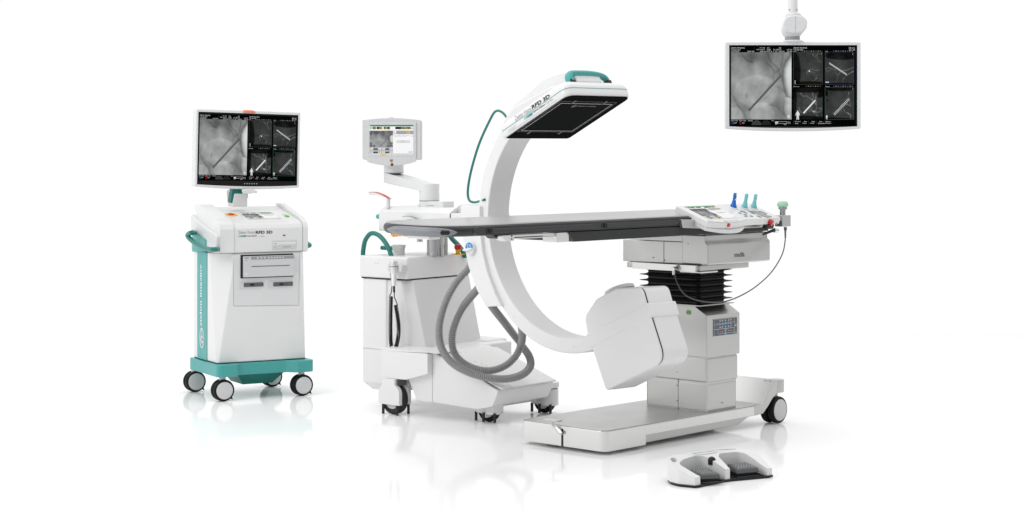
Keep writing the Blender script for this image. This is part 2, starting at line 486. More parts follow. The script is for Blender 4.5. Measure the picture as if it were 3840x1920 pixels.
class Screen:
    """marks on a flat screen: u runs right, v runs down, both 0..1"""
    def __init__(s, parent, frame, o, ux, uz, w, h, out):
        s.parent, s.frame, s.o, s.ux, s.uz, s.w, s.h, s.out, s.b = parent, frame, Vector(o), Vector(ux), Vector(uz), w, h, Vector(out), {}

    def p(s, u, v, lift=0): return s.o + s.ux * (u * s.w) - s.uz * (v * s.h) + s.out * lift

    def add(s, key, bm):
        s.b.setdefault(key, []).append(bm)

    def rect(s, u0, v0, u1, v1, m, lift=.0016, name='display'):
        bm = bmesh.new(); bm.faces.new([bm.verts.new(s.p(*q, lift)) for q in ((u0, v1), (u1, v1), (u1, v0), (u0, v0))]); s.add((name, m), bm)

    def poly(s, ps, m, lift=.002, name='display'):
        bm = bmesh.new(); bm.faces.new([bm.verts.new(s.p(*q, lift)) for q in ps]); s.add((name, m), bm)

    def line(s, ps, wd, m, lift=.0024, name='display'):
        bm = bmesh.new(); q = [s.p(*a, lift) for a in ps]
        for a, b in zip(q, q[1:]):
            d = (b - a).normalized(); n = d.cross(s.out) * wd / 2
            bm.faces.new([bm.verts.new(x) for x in (a - n, b - n, b + n, a + n)])
        s.add((name, m), bm)

    def frame_line(s, u0, v0, u1, v1, wd, m, name='display'):
        for ps in ([(u0, v0), (u1, v0)], [(u0, v1), (u1, v1)], [(u0, v0), (u0, v1)], [(u1, v0), (u1, v1)]): s.line(ps, wd, m, name=name)

    def text(s, t, u, v, h, m=None, w=None, name='lettering', bold=0):
        """text with its lower left at (u, v), height h of the screen"""
        s.add((name, m or E_TEXT), text(t, s.p(u, v, .0026), s.ux, s.uz, h * s.h, w * s.w if w else None, bold))

    def image(s, f, u0, v0, u1, v1, nx, ny, lift=.0014, name='xray_image'):
        bm = bmesh.new(); L = bm.loops.layers.float_color.new('Col'); vs_ = []; g = []
        for j in range(ny + 1):
            for i in range(nx + 1):
                vs_.append(bm.verts.new(s.p(u0 + (u1 - u0) * i / nx, v0 + (v1 - v0) * j / ny, lift))); x = max(0, min(1, f(i / nx, j / ny)))
                g.append(lin((x * 252, x * 255, x * 255)))
        for j in range(ny):
            for i in range(nx):
                ids = [j * (nx + 1) + i, j * (nx + 1) + i + 1, (j + 1) * (nx + 1) + i + 1, (j + 1) * (nx + 1) + i]
                fc = bm.faces.new([vs_[k] for k in ids])
                for lp, k in zip(fc.loops, ids): lp[L] = (*g[k], 1)
        part(name, bm, E_XRAY, s.parent, s.frame, wn=False)

    def flush(s):
        for (name, m), bms in s.b.items(): part(name, join(*bms), m, s.parent, s.frame, wn=False)


def fluoroscopy(sc):
    sc.image(xr_main, .004, .081, .486, .916, 96, 100)
    panes = [(.501, .077, .735, .482, XP1, E_OLIVE), (.754, .077, .985, .482, XP2, E_VIOLET), (.501, .519, .735, .916, XP3, None), (.754, .519, .985, .916, XP4, E_GREENL)]
    for u0, v0, u1, v1, f, m in panes:
        sc.image(f, u0, v0, u1, v1, 72, 72)
        if m: sc.frame_line(u0, v0, u1, v1, .0016, m)
    # the long screw in each view
    sc.line([(.152, .795), (.405, .365)], .0115, E_RODD, name='implant_rod'); sc.line([(.143, .785), (.160, .805)], .013, E_RODD, name='implant_rod')
    for d in (-.006, .006):
        sc.line([(.787, .215 + d), (.928, .360 + d)], .0022, E_ROD, name='implant_rod')
        sc.line([(.826 + d * .6, .858 + d), (.946 + d * .6, .660 + d)], .0024, E_ROD, name='implant_rod')
    sc.line([(.786, .216), (.929, .361)], .005, E_DIM2, .0022, name='implant_rod'); sc.line([(.826, .858), (.946, .660)], .005, E_DIM2, .0022, name='implant_rod')
    sc.line([(.582, .838), (.676, .678)], .0075, E_ROD, name='implant_rod')
    sc.poly([(.629 + .006 * math.cos(a * .7), .315 + .009 * math.sin(a * .7)) for a in range(9)], E_ROD, name='implant_rod')
    for cu, cv, k in ((.536, .806, 1.0), (.768, .862, .45)):      # little orientation figures
        fig = [(0, 0), (.004, .002), (.005, .012), (.004, .018), (.012, .026), (.018, .062), (.014, .064), (.008, .040), (.008, .062), (.010, .112), (.003, .113), (.0, .07), (-.003, .113), (-.010, .112), (-.008, .062), (-.008, .04), (-.014, .064), (-.018, .062), (-.012, .026), (-.004, .018), (-.005, .012), (-.004, .002)]
        sc.poly([(cu + a * k, cv + b * k) for a, b in fig], E_ROD, name='orientation_figure')
    sc.rect(.513, .43, .5165, .475, E_ROD, .0022, 'orientation_figure'); sc.rect(.758, .448, .785, .458, E_ROD, .0022, 'orientation_figure')
    # header
    T = sc.text
    for t, u, v, h in (('ZIEHM, IMAGING', .004, .036, .018), ('* 01.05.1957', .004, .058, .017), ('23.02.2023', .004, .078, .016), ('10:30 AM', .133, .078, .016), ('16.7 mGy', .232, .034, .016), ('0.00 mGy/min', .206, .057, .017),
                       ('0.48 min', .235, .078, .016), ('0 0°', .292, .034, .016), ('HAR', .292, .057, .016), ('RTC 6', .292, .078, .016), ('W 100', .340, .057, .016), ('L  50', .340, .078, .016), ('3D', .386, .034, .016), ('HQ', .386, .057, .016),
                       ('MAG 0', .386, .078, .016), ('115 kV', .450, .057, .016), ('2.0 mA', .450, .078, .016), ('ZIEHM, IMAGING', .502, .036, .018), ('* 01.05.1957', .502, .058, .017), ('IFR 512', .945, .036, .017), ('20 x 20', .945, .058, .017),
                       ('Sagittal', .502, .074, .011), ('Axial', .755, .074, .011), ('3D Volume', .502, .512, .011), ('Coronal', .755, .512, .011)):
        T(t, u, v, h)
    for u in (.188, .286, .380): sc.line([(u, .02), (u, .078)], .0011, E_DIM)
    for u0, v in ((.566, .069), (.820, .069), (.600, .507), (.820, .507)):
        for k in range(9 if u0 != .6 else 7):
            sc.rect(u0 + k * .0185, v - .008, u0 + k * .0185 + .009, v, emis_dim(k), .0022)
    for u, v in ((.724, .095), (.975, .095), (.975, .532)): sc.rect(u - .005, v - .012, u + .006, v + .025, E_BLACK, .0022); sc.rect(u - .002, v - .004, u + .003, v, E_TEXT, .0026); sc.rect(u - .002, v + .012, u + .003, v + .016, E_TEXT, .0026)
    # footer
    for t, u, v, h in (('LAO / RAO', .006, .938, .012), ('0.0°', .029, .968, .016), ('CRA / CAU', .070, .938, .012), ('0.0°', .092, .968, .016), ('IMAGES', .140, .938, .012), ('TXT', .326, .938, .012), ('0%', .357, .984, .012), ('100%', .424, .984, .012)): T(t, u, v, h)
    sc.line(arc(.018, .958, .008, .017, -50, 230), .0014, E_BLU); sc.line(arc(.081, .958, .008, .017, 60, 300), .0016, E_RED)
    for c, m in ((.207, E_DIM), (.283, E_DIM2)): sc.poly([(c + .039 * math.cos(R(a)), .985 - .058 * math.sin(R(a))) for a in range(0, 181, 12)], m)
    sc.line([(.207, .953), (.207, .985)], .0011, E_BLACK); sc.line([(.170, .953), (.245, .953)], .0009, E_BLACK)
    sc.rect(.358, .945, .378, .966, E_TEXT, .0022); sc.frame_line(.356, .943, .448, .967, .0012, E_TEXT)
    sc.line(arc(.462, .956, .007, .013, 0, 360), .0011, E_TEXT); sc.line([(.475, .946), (.475, .975)], .0011, E_TEXT)
    sc.line(arc(.464, .880, .013, .020, 0, 360), .0015, E_BLACK); sc.poly([(.464 + .012 * math.cos(a * .5), .88 + .019 * math.sin(a * .5)) for a in range(13)], E_WHITE, .0018); sc.line(arc(.464, .884, .006, .009, 120, 400), .0018, E_BLACK)
    for k, (a, b) in enumerate((('Orthogonal', 'Slices'), ('Save', 'Settings'), ('Load', 'Settings'), ('Save', 'Screenshot'), ('Send to', 'Navigation'))):
        u = .5 + k * .0615
        T(a, u + .012 if len(a) > 5 else u + .024, .950, .014); T(b, u + .014, .972, .014); sc.line([(u, .93), (u, .982)], .0011, E_DIM)
    sc.line([(.8075, .93), (.8075, .982)], .0011, E_DIM)


_dims = [emis('screen_icon', (v, v, v)) for v in (.12, .3, .2)]


def emis_dim(k): return _dims[k % 3]


def touch_panel(sc):
    """the operating screen shared by the touch monitor, the cart's sunken screen and the table console"""
    r, T = sc.rect, sc.text
    r(0, 0, 1, 1, E_WHITE, .001); r(0, .0, 1, .048, E_GREEN, .0014); T('0/1', .012, .040, .026, E_YTXT)
    for u0, u1, t, w in ((.07, .148, '110', .058), (.163, .282, '2.00', .06), (.325, .402, '.58', .055), (.406, .472, '0', .02), (.588, .805, '10.7', .075), (.812, .942, '00:10', .11)):
        r(u0, .062, u1, .135, E_BLACK, .0014); T(t, u1 - w - .008, .122, .046, E_YTXT, w, bold=.02)
    sc.line(arc(.033, .105, .022, .032, 0, 360), .0022, E_GREEN); sc.line(arc(.033, .105, .010, .014, 60, 330), .0022, E_GREEN)
    sc.line([(.298, .07), (.298, .13)], .0022, E_YTXT); sc.line([(.290, .138), (.310, .138)], .0025, E_RED); sc.line(arc(.972, .11, .014, .022, 0, 360), .0022, E_BTXT)
    for t, u in (('kV', .10), ('mA', .20), ('s', .35), ('PULSE/s', .405), ('cGycm²', .665), ('min', .865)): T(t, u, .172, .020, E_BTXT)
    r(0, .184, .535, .915, E_GGREY, .0012); r(.535, .184, 1, .300, emis_pg, .0012)
    sc.image(lambda u, v: xr_main(.05 + u * .95, v * .72), .0, .188, .53, .712, 44, 36)
    sc.line([(.225, .708), (.445, .425)], .0026, E_RODD); sc.line([(.445, .425), (.455, .28)], .0014, E_RODD)
    for u, v in ((.005, .192), (.005, .262), (.075, .192), (.415, .192), (.478, .192), (.478, .272), (.005, .565), (.005, .642), (.075, .645), (.415, .645), (.478, .56), (.478, .642)):
        r(u, v, u + .05, v + .066, E_DKBTN, .0018); sc.line(arc(u + .025, v + .033, .011, .014, 20, 250), .0012, E_TEXT)
    for v in (.715, .825):
        for k, u in enumerate((.022, .205, .288, .465)):
            r(u, v + .01, u + .058, v + .085, E_BTN, .0016)
            sc.line(arc(u + .03, v + .047, .013, .020, 90, 290), .0026, (E_YTXT, E_YTXT, E_BLU, E_BLU)[k] if v < .8 else (E_DKBTN, E_DKBTN, E_RED, E_RED)[k])
        for u in (.088, .365):
            T('ORBITAL' if u < .2 else 'LATERAL', u + .02, v + .028, .018, E_BTXT); r(u, v + .045, u + (.10 if u < .2 else .08), v + .083, E_BLACK, .0016); T('0.0', u + .045, v + .076, .018, E_GRN)
    r(.545, .192, .61, .288, E_WHITE, .0016); T('Save', .55, .225, .02, E_BTXT); sc.line([(.555, .26), (.60, .26)], .0026, E_RED)
    r(.845, .190, .918, .290, E_YBTN, .0016); sc.line([(.855, .225), (.88, .21), (.908, .235)], .0024, E_DKBTN); sc.rect(.856, .25, .895, .272, E_BTXT, .002)
    T('Press and hold the Move Button', .556, .355, .024, E_BTXT, .34); T('until the run position is reached', .556, .390, .024, E_BTXT, .28)
    r(.622, .50, .918, .572, E_BTN, .0016); sc.frame_line(.622, .50, .918, .572, .0012, E_GGREY); T('Start Scan', .715, .546, .024, E_BTXT, .10)
    r(.948, .335, .995, .385, E_BTN, .0016); r(.885, .845, .995, .900, E_BTN, .0016); T('Back', .92, .882, .020, E_BTXT)
    r(0, .920, 1, 1, E_GGREY, .0013)
    for k, t in enumerate(('Patient', 'Fluoroscopy', 'CINE', 'Process', 'Workspace', 'Reference', 'Archive', 'Config')):
        r(.004 + k * .125, .928, .004 + k * .125 + .116, .992, E_YBTN if k == 2 else E_BTN, .0016); T(t, .025 + k * .125, .970, .020, E_BTXT, .06)


emis_pg = emis('screen_strip_grey', lin((165, 165, 165)))


# ---------------------------------------------------------------- floor
def floor():
    m = mat('glossy_white_floor', (.95, .95, .95), .08, spec=.055)
    bm = quad((0, 0, 0), (1, 0, 0), (0, 1, 0), -9, 3.5, 9, 15)
    o = part('floor', bm, m, None, wn=False); o['kind'] = 'structure'; o['label'] = 'glossy white studio floor under all the equipment'


floor()


def logo_ring(c, ux, uy, r, sq=1):
    """round emblem of crossing loops"""
    c, ux, uy = Vector(c), Vector(ux), Vector(uy); nrm = ux.cross(uy); bm = bmesh.new()

    def stroke(ps, wd):
        q = [c + ux * (a * r * sq) + uy * (b * r) for a, b in ps]
        for a, b in zip(q, q[1:]):
            n = (b - a).normalized().cross(nrm) * wd / 2
            bm.faces.new([bm.verts.new(x) for x in (a - n, b - n, b + n, a + n)])
    stroke(arc(0, 0, 1, 1, 0, 360, 28), r * .11); stroke(arc(-.1, .1, .35, .75, -60, 240, 16), r * .10); stroke(arc(.1, -.15, .75, .30, 20, 320, 16), r * .10)
    stroke([(-.55, -.75), (-.1, .0), (.25, .72)], r * .10); stroke([(.55, -.75), (.25, -.2), (.1, .4)], r * .09)
    return bm


def twin_wheel(parent, loc, r, gap, off, stem_top, rz=0, brake=True, disc=.80):
    """swivel caster with two wheels on one axle (along y); parts: caster > tyre, tyre, wheel_cover, brake_tab"""
    st = join(cyl((.0, off, 0), (0, 0, 1), r * .30, stem_top - r, .003), box(-r * .5, r * .5, off - .008, off + .008, -r * .1, r * .62, .006))
    o = part('caster', st, M_PALE, parent); o.location = loc; o.rotation_euler = (0, 0, rz)
    for y in (-gap / 2, gap / 2):
        w = gap * .36
        prof = [(r * .3, -w), (r * .9, -w), (r * .97, -w * .75), (r, -w * .3), (r, w * .3), (r * .97, w * .75), (r * .9, w), (r * .3, w)]
        part('tyre', lathe(prof, (0, off + y, 0), (0, 1, 0), 40), M_RUBBER, o)
    part('wheel_cover', lathe([(r * disc, 0), (r * disc, .002), (r * (disc - .03), .0045), (r * .4, .006), (0, .0065)], (0, off - gap / 2 - gap * .36 + .001, 0), (0, -1, 0), 40), M_DISC, o)
    if brake: part('brake_tab', prism(fillet([(.55 * r, -.72 * r), (.75 * r, -.62 * r), (.86 * r, -.92 * r)], .003), 1, off - gap * .75, off - gap * .35), M_BLACK, o)
    return o


# ================================================================ monitor cart
def monitor_cart():
    K = Frame.at((-1.7125, 11.018, 0), 29.5)
    T = thing('monitor_cart', K, 'white and teal trolley on four casters with a large angled monitor and printer', 'monitor cart')
    # wheeled base plate with two front lobes
    pl = fillet([(-.05, .43), (-.05, -.065), (.075, -.065), (.095, -.012), (.40, -.012), (.455, -.065), (.567, -.065), (.567, .43)], [.03, .03, .012, .01, .03, .03, .04, .03])
    part('base_plate', prism(pl, 2, .146, .217, .004), M_TEAL, T)
    part('belly_box', loft([[(a, b, .147) for a, b in ((.12, .06), (.43, .06), (.43, .34), (.12, .34))], [(a, b, .075) for a, b in ((.17, .10), (.36, .10), (.36, .30), (.17, .30))]]), M_TEALD, T)
    part('base_seam', box(-.024, .534, .004, .40, .2165, .2215), M_GAP, T)
    w = twin_wheel(T, (.0, -.01, .065), .064, .042, .0, .155)
    for loc in ((.503, -.01, .065), (.0, .47, .065), (.503, .47, .065)): copy_part(w, T, loc)
    # lower cabinet, its front corners cut wider towards the top
    zb, zt = .221, .868
    bot = [(-.03, .40), (-.03, .022), (-.022, .0), (.532, .0), (.54, .022), (.54, .40)]
    top = [(-.03, .40), (-.03, .13), (.082, .0), (.50, .0), (.54, .05), (.54, .40)]
    body = bevel(loft([[(x, y, zb) for x, y in bot], [(x, y, zt) for x, y in top]]), .008, 3, 12)
    rp = K.hits(c2((503, 22), (1042, 22), (1036, 443), (503, 450)), 1, .0)
    rec = flat(rp, 1); zt_r = .866
    rec[0] = (rec[0][0], zt_r); rec[1] = (rec[1][0], zt_r)
    body = cut(body, prism(fillet(rec, [0, 0, .012, .012]), 1, -.05, .006))
    part('cabinet', body, M_WHITE, T, K)
    part('front_panel', prism(fillet([(rec[0][0] + .004, rec[0][1] - .006), (rec[1][0] - .004, rec[1][1] - .006), (rec[2][0] - .004, rec[2][1] + .004), (rec[3][0] + .004, rec[3][1] + .004)], [.004, .004, .010, .010]), 1, .002, .007, .0015), M_WHITE2, T, K)
    # printer behind its dark slot
    a, b = K.hit(c2(563, 30), 1, .0), K.hit(c2(985, 213), 1, .0)
    x0, x1, z1, z0 = a.x, b.x, a.z - .004, b.z + .004
    part('printer_bay', prism(rrect(x0, x1, z0, z1, .003), 1, -.003, .004), M_BLACK, T, K)
    pr = part('printer', prism(fillet([(x0 + .012, z0 + .006), (x1 - .001, z0 + .006), (x1 + .006, z0 + .03), (x1 + .006, z1 - .03), (x1 - .001, z1 - .008), (x0 + .012, z1 - .008)], [.004, .01, .03, .03, .01, .004]), 1, -.020, -.003, .004), M_PALE, T, K)
    part('control_strip', prism(rrect(x0 + .058, x1 - .002, z1 - .028, z1 - .010, .002), 1, -.0212, -.0195), M_GREY, pr, K)
    part('paper_slot', join(box(x0 + .062, x1 - .03, -.0212, -.019, z1 - .071, z1 - .067)), M_DGREY, pr, K)
    part('button', join(*[cyl((x0 + .10 + k * .022, -.0205, z1 - .019), (0, -1, 0), .0055, .002, n=14) for k in range(3)], *[box(x0 + .166 + k * .018, x0 + .176 + k * .018, -.0222, -.021, z1 - .023, z1 - .015) for k in range(6)]), M_DISC, pr, K)
    part('power_button', cyl((x0 + .028, -.020, z0 + .026), (0, -1, 0), .0085, .002), M_WHITE, pr, K)
    part('lettering', join(text('SONY', (x0 + .018, -.0206, z1 - .021), (1, 0, 0), (0, 0, 1), .007, .026, .03), text('X-ray', (x0 + .020, -.0206, z1 - .036), (1, 0, 0), (0, 0, 1), .006)), M_INK, pr, K, wn=False)
    for (px0, py0), (px1, py1) in (((550, 255), (745, 295)), ((788, 250), (983, 290))):
        a, b = K.hit(c2(px0, py0), 1, 0), K.hit(c2(px1, py1), 1, 0)
        bay = part('drive_slot', prism(fillet([(a.x, b.z), (b.x, b.z), (b.x, a.z), (a.x, a.z)], [.008, .001, .001, .008]), 1, -.004, .003, .001), M_PALE, T, K)
        part('slot_face', prism(fillet([(a.x + .028, b.z + .006), (b.x - .003, b.z + .006), (b.x - .003, a.z - .004), (a.x + .028, a.z - .004)], [.006, 0, 0, .006]), 1, -.0052, -.003), M_DGREY, bay, K)
        part('slot_port', join(box(a.x + .068, a.x + .094, -.0062, -.005, a.z - .022, a.z - .012), box(a.x + .15, a.x + .153, -.0062, -.005, a.z - .026, a.z - .008), box(a.x + .114, a.x + .118, -.0062, -.005, a.z - .02, a.z - .015)), M_BLACK, bay, K)
    # teal side strip with lettering
    a, b = K.hits(c2((217, 850), (293, 860)), 0, -.031)
    ys, ye = b.y, a.y
    part('side_strip', box(-.0335, -.028, ys, ye, .224, .867), M_TEAL, T, K)
    part('strip_seam', box(-.0325, -.029, ys - .005, ys - .0005, .224, .867), M_GREY, T, K)
    ym = (ys + ye) / 2
    zt0 = K.hit(c2(250, 612), 0, -.034).z; zt1 = K.hit(c2(250, 112), 0, -.034).z
    part('lettering', join(text('ziehm imaging', (-.0346, ym - .010, zt0), (0, 0, 1), (0, 1, 0), .042, zt1 - zt0, .02), logo_ring((-.0346, ym, K.hit(c2(255, 703), 0, -.034).z), (0, -1, 0), (0, 0, 1), .058, .62)), M_INKW, T, K, wn=False)
    # upper console: sloping lid between two raised cheeks
    zl = .872
    core = fillet([(.0, zl), (.0, 1.012), (.012, 1.038), (.05, 1.056), (.40, 1.132), (.41, 1.11), (.41, zl)], [.0, .02, .02, .03, .006, .004, 0])
    part('console', prism(core, 0, .077, .514, .0), M_WHITE, T, K)
    ck = fillet([(-.004, zl), (-.004, 1.01), (.010, 1.047), (.06, 1.072), (.22, 1.112), (.36, 1.147), (.425, 1.149), (.435, 1.12), (.40, 1.10), (.40, zl)], [0, .02, .03, .03, .1, .05, .008, .006, .01, 0])
    part('console_cheek', prism(ck, 0, -.012, .075, .010), M_WHITE, T, K)
    part('console_cheek', prism(ck, 0, .5165, .548, .008), M_WHITE, T, K)
    sk = fillet([(.03, zl), (.005, .90), (.002, .97), (.02, .985), (.16, 1.008), (.36, 1.06), (.43, 1.088), (.445, 1.08), (.445, zl)], [0, .02, .02, .02, .1, .05, .01, .01, 0])
    part('console_side', prism(sk, 0, -.034, -.005, .009), M_WHITE2, T, K)
    part('panel_seam', join(box(.0746, .0772, -.0015, .002, zl, 1.02), box(.5138, .5168, -.0015, .002, zl, 1.02), box(-.01, .54, .0, .006, .8675, .8725)), M_SEAM, T, K)
    # lettering and drives on the console front
    def fp(x, y): return K.hit(head(x, y), 1, -.0012)
    a, b = fp(625, 443), fp(818, 443)
    part('lettering', text('Ziehm Vision', a, (1, 0, 0), (0, 0, 1), .018, b.x - a.x), M_INKG, T, K, wn=False)
    a, b = fp(833, 442), fp(1037, 442)
    part('lettering', text('RFD 3D', a, (1, 0, 0), (0, 0, 1), .0175, b.x - a.x, .035), M_INK, T, K, wn=False)
    a = fp(730, 478)
    part('lettering', join(text('Hybrid Edition', a, (1, 0, 0), (0, 0, 1), .0085, .062, .03)), M_INK, T, K, wn=False)
    part('lettering', text('Cardio', fp(884, 478), (1, 0, 0), (0, 0, 1), .0075, .027), M_INKG, T, K, wn=False)
    a, b = fp(625, 478), fp(720, 465)
    part('teal_bars', join(*[quad((a.x + k * (b.x - a.x) / 10, a.y, a.z), (1, 0, 0), (0, 0, 1), 0, 0, .0016 + k * .00042, .0085) for k in range(10)]), M_TEALT, T, K, wn=False)
    a, b = fp(1033, 525), fp(1326, 618)
    dv = part('disc_drive', prism(rrect(a.x, b.x, b.z, a.z, .002), 1, -.004, .003, .001), M_PALE, T, K)
    part('drive_tray', prism(rrect(a.x + .008, b.x - .006, a.z - .024, a.z - .008, .002), 1, -.006, -.003, .0008), M_WHITE, dv, K)
    part('drive_marks', join(*[box(a.x + .066 + k * .0145, a.x + .075 + k * .0145, -.0047, -.0035, b.z + .009, b.z + .015) for k in range(4)], box(a.x + .012, a.x + .02, -.0047, -.0035, b.z + .009, b.z + .013), box(a.x + .012, a.x + .026, -.0068, -.0055, a.z - .018, a.z - .014)), M_GREY, dv, K)
    a = fp(1178, 460)
    part('usb_port', box(a.x - .008, a.x + .008, -.0015, .002, a.z - .003, a.z + .004), M_INK, T, K)
    # lid: sunken screen, emergency stop, buttons (lie in the sloping plane)
    sl = math.degrees(math.atan2(1.132 - 1.056, .35))
    LF = Frame(K.m @ Matrix.Translation((0, .05, 1.056)) @ Matrix.Rotation(R(sl), 4, 'X'))
    q = LF.hits(head((628, 181), (1030, 183), (1140, 257), (748, 257)), 2, .0035)
    x0, x1 = (q[0].x + q[3].x) / 2, (q[1].x + q[2].x) / 2; y0, y1 = (q[2].y + q[3].y) / 2, (q[0].y + q[1].y) / 2
    scr = part('sunken_screen', box(x0 - .004, x1 + .004, y0 - .004, y1 + .004, -.002, .0015), M_PALE, T, LF)
    s = Screen(scr, LF, (x0, y1, .0015), (1, 0, 0), (0, 1, 0), x1 - x0, y1 - y0, (0, 0, 1)); touch_panel(s); s.flush()
    c = LF.hit(head(535, 207), 2, .002)
    es = part('stop_disc', lathe([(.040, 0), (.040, .002), (.036, .003), (0, .0035)], (c.x, c.y, 0), (0, 0, 1)), M_YELLOW, T, LF)
    part('stop_button', lathe([(.020, .002), (.020, .004), (.017, .007), (.012, .0085), (0, .009)], (c.x, c.y, 0), (0, 0, 1)), M_RED, es, LF)
    for px, m in (((1180, 208), M_WHITE2), ((1212, 227), M_GREENB)):
        c = LF.hit(head(*px), 2, .003)
        part('power_button', lathe([(.014, 0), (.014, .004), (.012, .007), (0, .008)], (c.x, c.y, 0), (0, 0, 1)), m, T, LF)
    # grab handles
    part('handle_plate', prism(flat(K.hits(head((76, 392), (235, 515), (240, 655), (76, 655)), 0, -.036), 0), 0, -.042, -.02, .002), M_TEAL, T, K)
    hp = [K.hit(head(88, 425), 0, -.045)] + K.hits(head((60, 428), (25, 440), (14, 468), (60, 520), (150, 580), (250, 622), (320, 630)), 0, -.105) + [K.hit(head(360, 628), 0, -.07), K.hit(head(372, 626), 0, -.012)]
    part('handle', tube(catmull(hp, 5), .0145, 14), M_TEALD, T, K)
    part('handle', tube(catmull([(.53, .20, .93), (.570, .18, .925), (.580, .14, .918), (.580, .06, .905), (.570, .03, .90), (.53, .01, .90)], 5), .0145, 14), M_TEALD, T, K)
    # neck and monitor
    mc = Vector((-1.6045, 11.347, 0)); zc = CAM_H - (556 - HORIZON) / FOC * mc.y
    F = Frame.at((mc.x, mc.y, zc), 33) ; F = Frame(F.m @ Matrix.Rotation(R(1.25), 4, 'Y'))
    x0 = F.hit((733, 555), 1, 0).x; x1 = F.hit((1125, 560), 1, 0).x
    zt = (F.hit((733, 404), 1, 0).z + F.hit((1126, 425), 1, 0).z) / 2; zb = (F.hit((733, 701), 1, 0).z + F.hit((1122, 702), 1, 0).z) / 2
    NF = Frame.at((mc.x + .02, mc.y + .06, 0), 33)
    a = NF.hits(c1((505, 735), (600, 735), (608, 890), (485, 890)), 1, 0)
    part('neck', prism(fillet(flat([NF.hit(c1(505, 785), 1, 0), NF.hit(c1(605, 785), 1, 0), a[2], a[3]], 1), .006), 1, -.02, .05, .006), M_WHITE, T, NF)
    part('neck', prism(fillet(flat(NF.hits(c1((488, 735), (606, 735), (606, 830), (602, 795), (510, 795), (492, 870), (470, 850), (478, 790)), 1, .012), 1), .004), 1, -.012, .03, .003), M_TEALD, T, NF, label='teal hinge cheek of the monitor neck')
    part('neck_cover', prism(fillet(flat(NF.hits(c1((470, 760), (505, 750), (500, 860), (480, 870)), 1, .03), 1), .01), 1, .02, .07, .008), M_PALE, T, NF)
    part('cable_hook', prism(fillet(flat(NF.hits(c1((572, 750), (640, 745), (680, 760), (690, 765), (688, 782), (650, 780), (640, 786), (580, 786), (575, 770)), 1, -.05), 1), .006), 1, -.065, -.045, .003), M_WHITE, T, NF)
    screen_unit(T, F, x0, x1, zb, zt, .055, ((742, 415), (1118, 435), (1116, 693), (741, 693)), .006, tag=True)


def screen_unit(T, F, x0, x1, zb, zt, depth, px, bulge, tag=False, scr=None):
    """flat monitor: white frame with a bulging lower edge, black bezel, screen"""
    n = 12; xm = (x0 + x1) / 2; hw = (x1 - x0) / 2
    low = [(x0 + (x1 - x0) * k / n, zb - bulge * 2.2 * (1 - ((x0 + (x1 - x0) * k / n - xm) / hw) ** 2)) for k in range(n + 1)]
    out = fillet([(x0, zt)] + low + [(x1, zt)], [.012] + [.012] + [0] * (n - 1) + [.012] + [.012], 5)
    q = F.hits(px, 1, 0)
    sx0, sx1 = (q[0].x + q[3].x) / 2, (q[1].x + q[2].x) / 2; sz1 = (q[0].z + q[1].z) / 2; sz0 = (q[2].z + q[3].z) / 2
    if scr: sx0, sx1, sz0, sz1 = scr
    low2 = [(sx0 + (sx1 - sx0) * k / n, sz0 - bulge * 1.6 * (1 - ((sx0 + (sx1 - sx0) * k / n - xm) / hw) ** 2)) for k in range(n + 1)]
    hole = [(sx0, sz1)] + low2 + [(sx1, sz1)]
    body = cut(prism(out, 1, 0, depth, .006), prism(hole, 1, -.02, .006))
    mo = part('monitor', body, M_WHITE2, T, F)
    part('bezel', prism([(sx0 + .0005, sz1 - .0005)] + [(x, z + .0005) for x, z in low2] + [(sx1 - .0005, sz1 - .0005)], 1, .0035, .0075), E_BEZEL, mo, F)
    m_ = .008; w = sx1 - sx0 - 2 * m_; top = sz1 - (.004 if not tag else .010); bot = sz0 + (.0 if not tag else .024)
    s = Screen(mo, F, (sx0 + m_, .0035, top), (1, 0, 0), (0, 0, 1), w, top - bot, (0, -1, 0))
    s.rect(0, 0, 1, 1, E_BLACK, .0006, 'screen'); fluoroscopy(s)
    s.flush()
    if tag:
        part('status_lamp', lathe([(.050, -.01), (.050, -.004), (.043, .002), (.03, .005), (0, .0065)], (xm + .0, depth * .5, zt - .002), (0, 0, 1)), M_ORANGE, mo, F)
        part('monitor_keys', join(*[lathe([(.004, 0), (.004, .001), (0, .0012)], (xm - .02 + k * .016, .0034, sz0 + .007), (0, -1, 0), 12) for k in range(6)]), M_GREY, mo, F)
        part('rear_shell', box(x0 + .02, x1 - .02, depth - .002, depth + .03, zb + .01, zt - .015, .012), M_PALE, mo, F)
    return mo


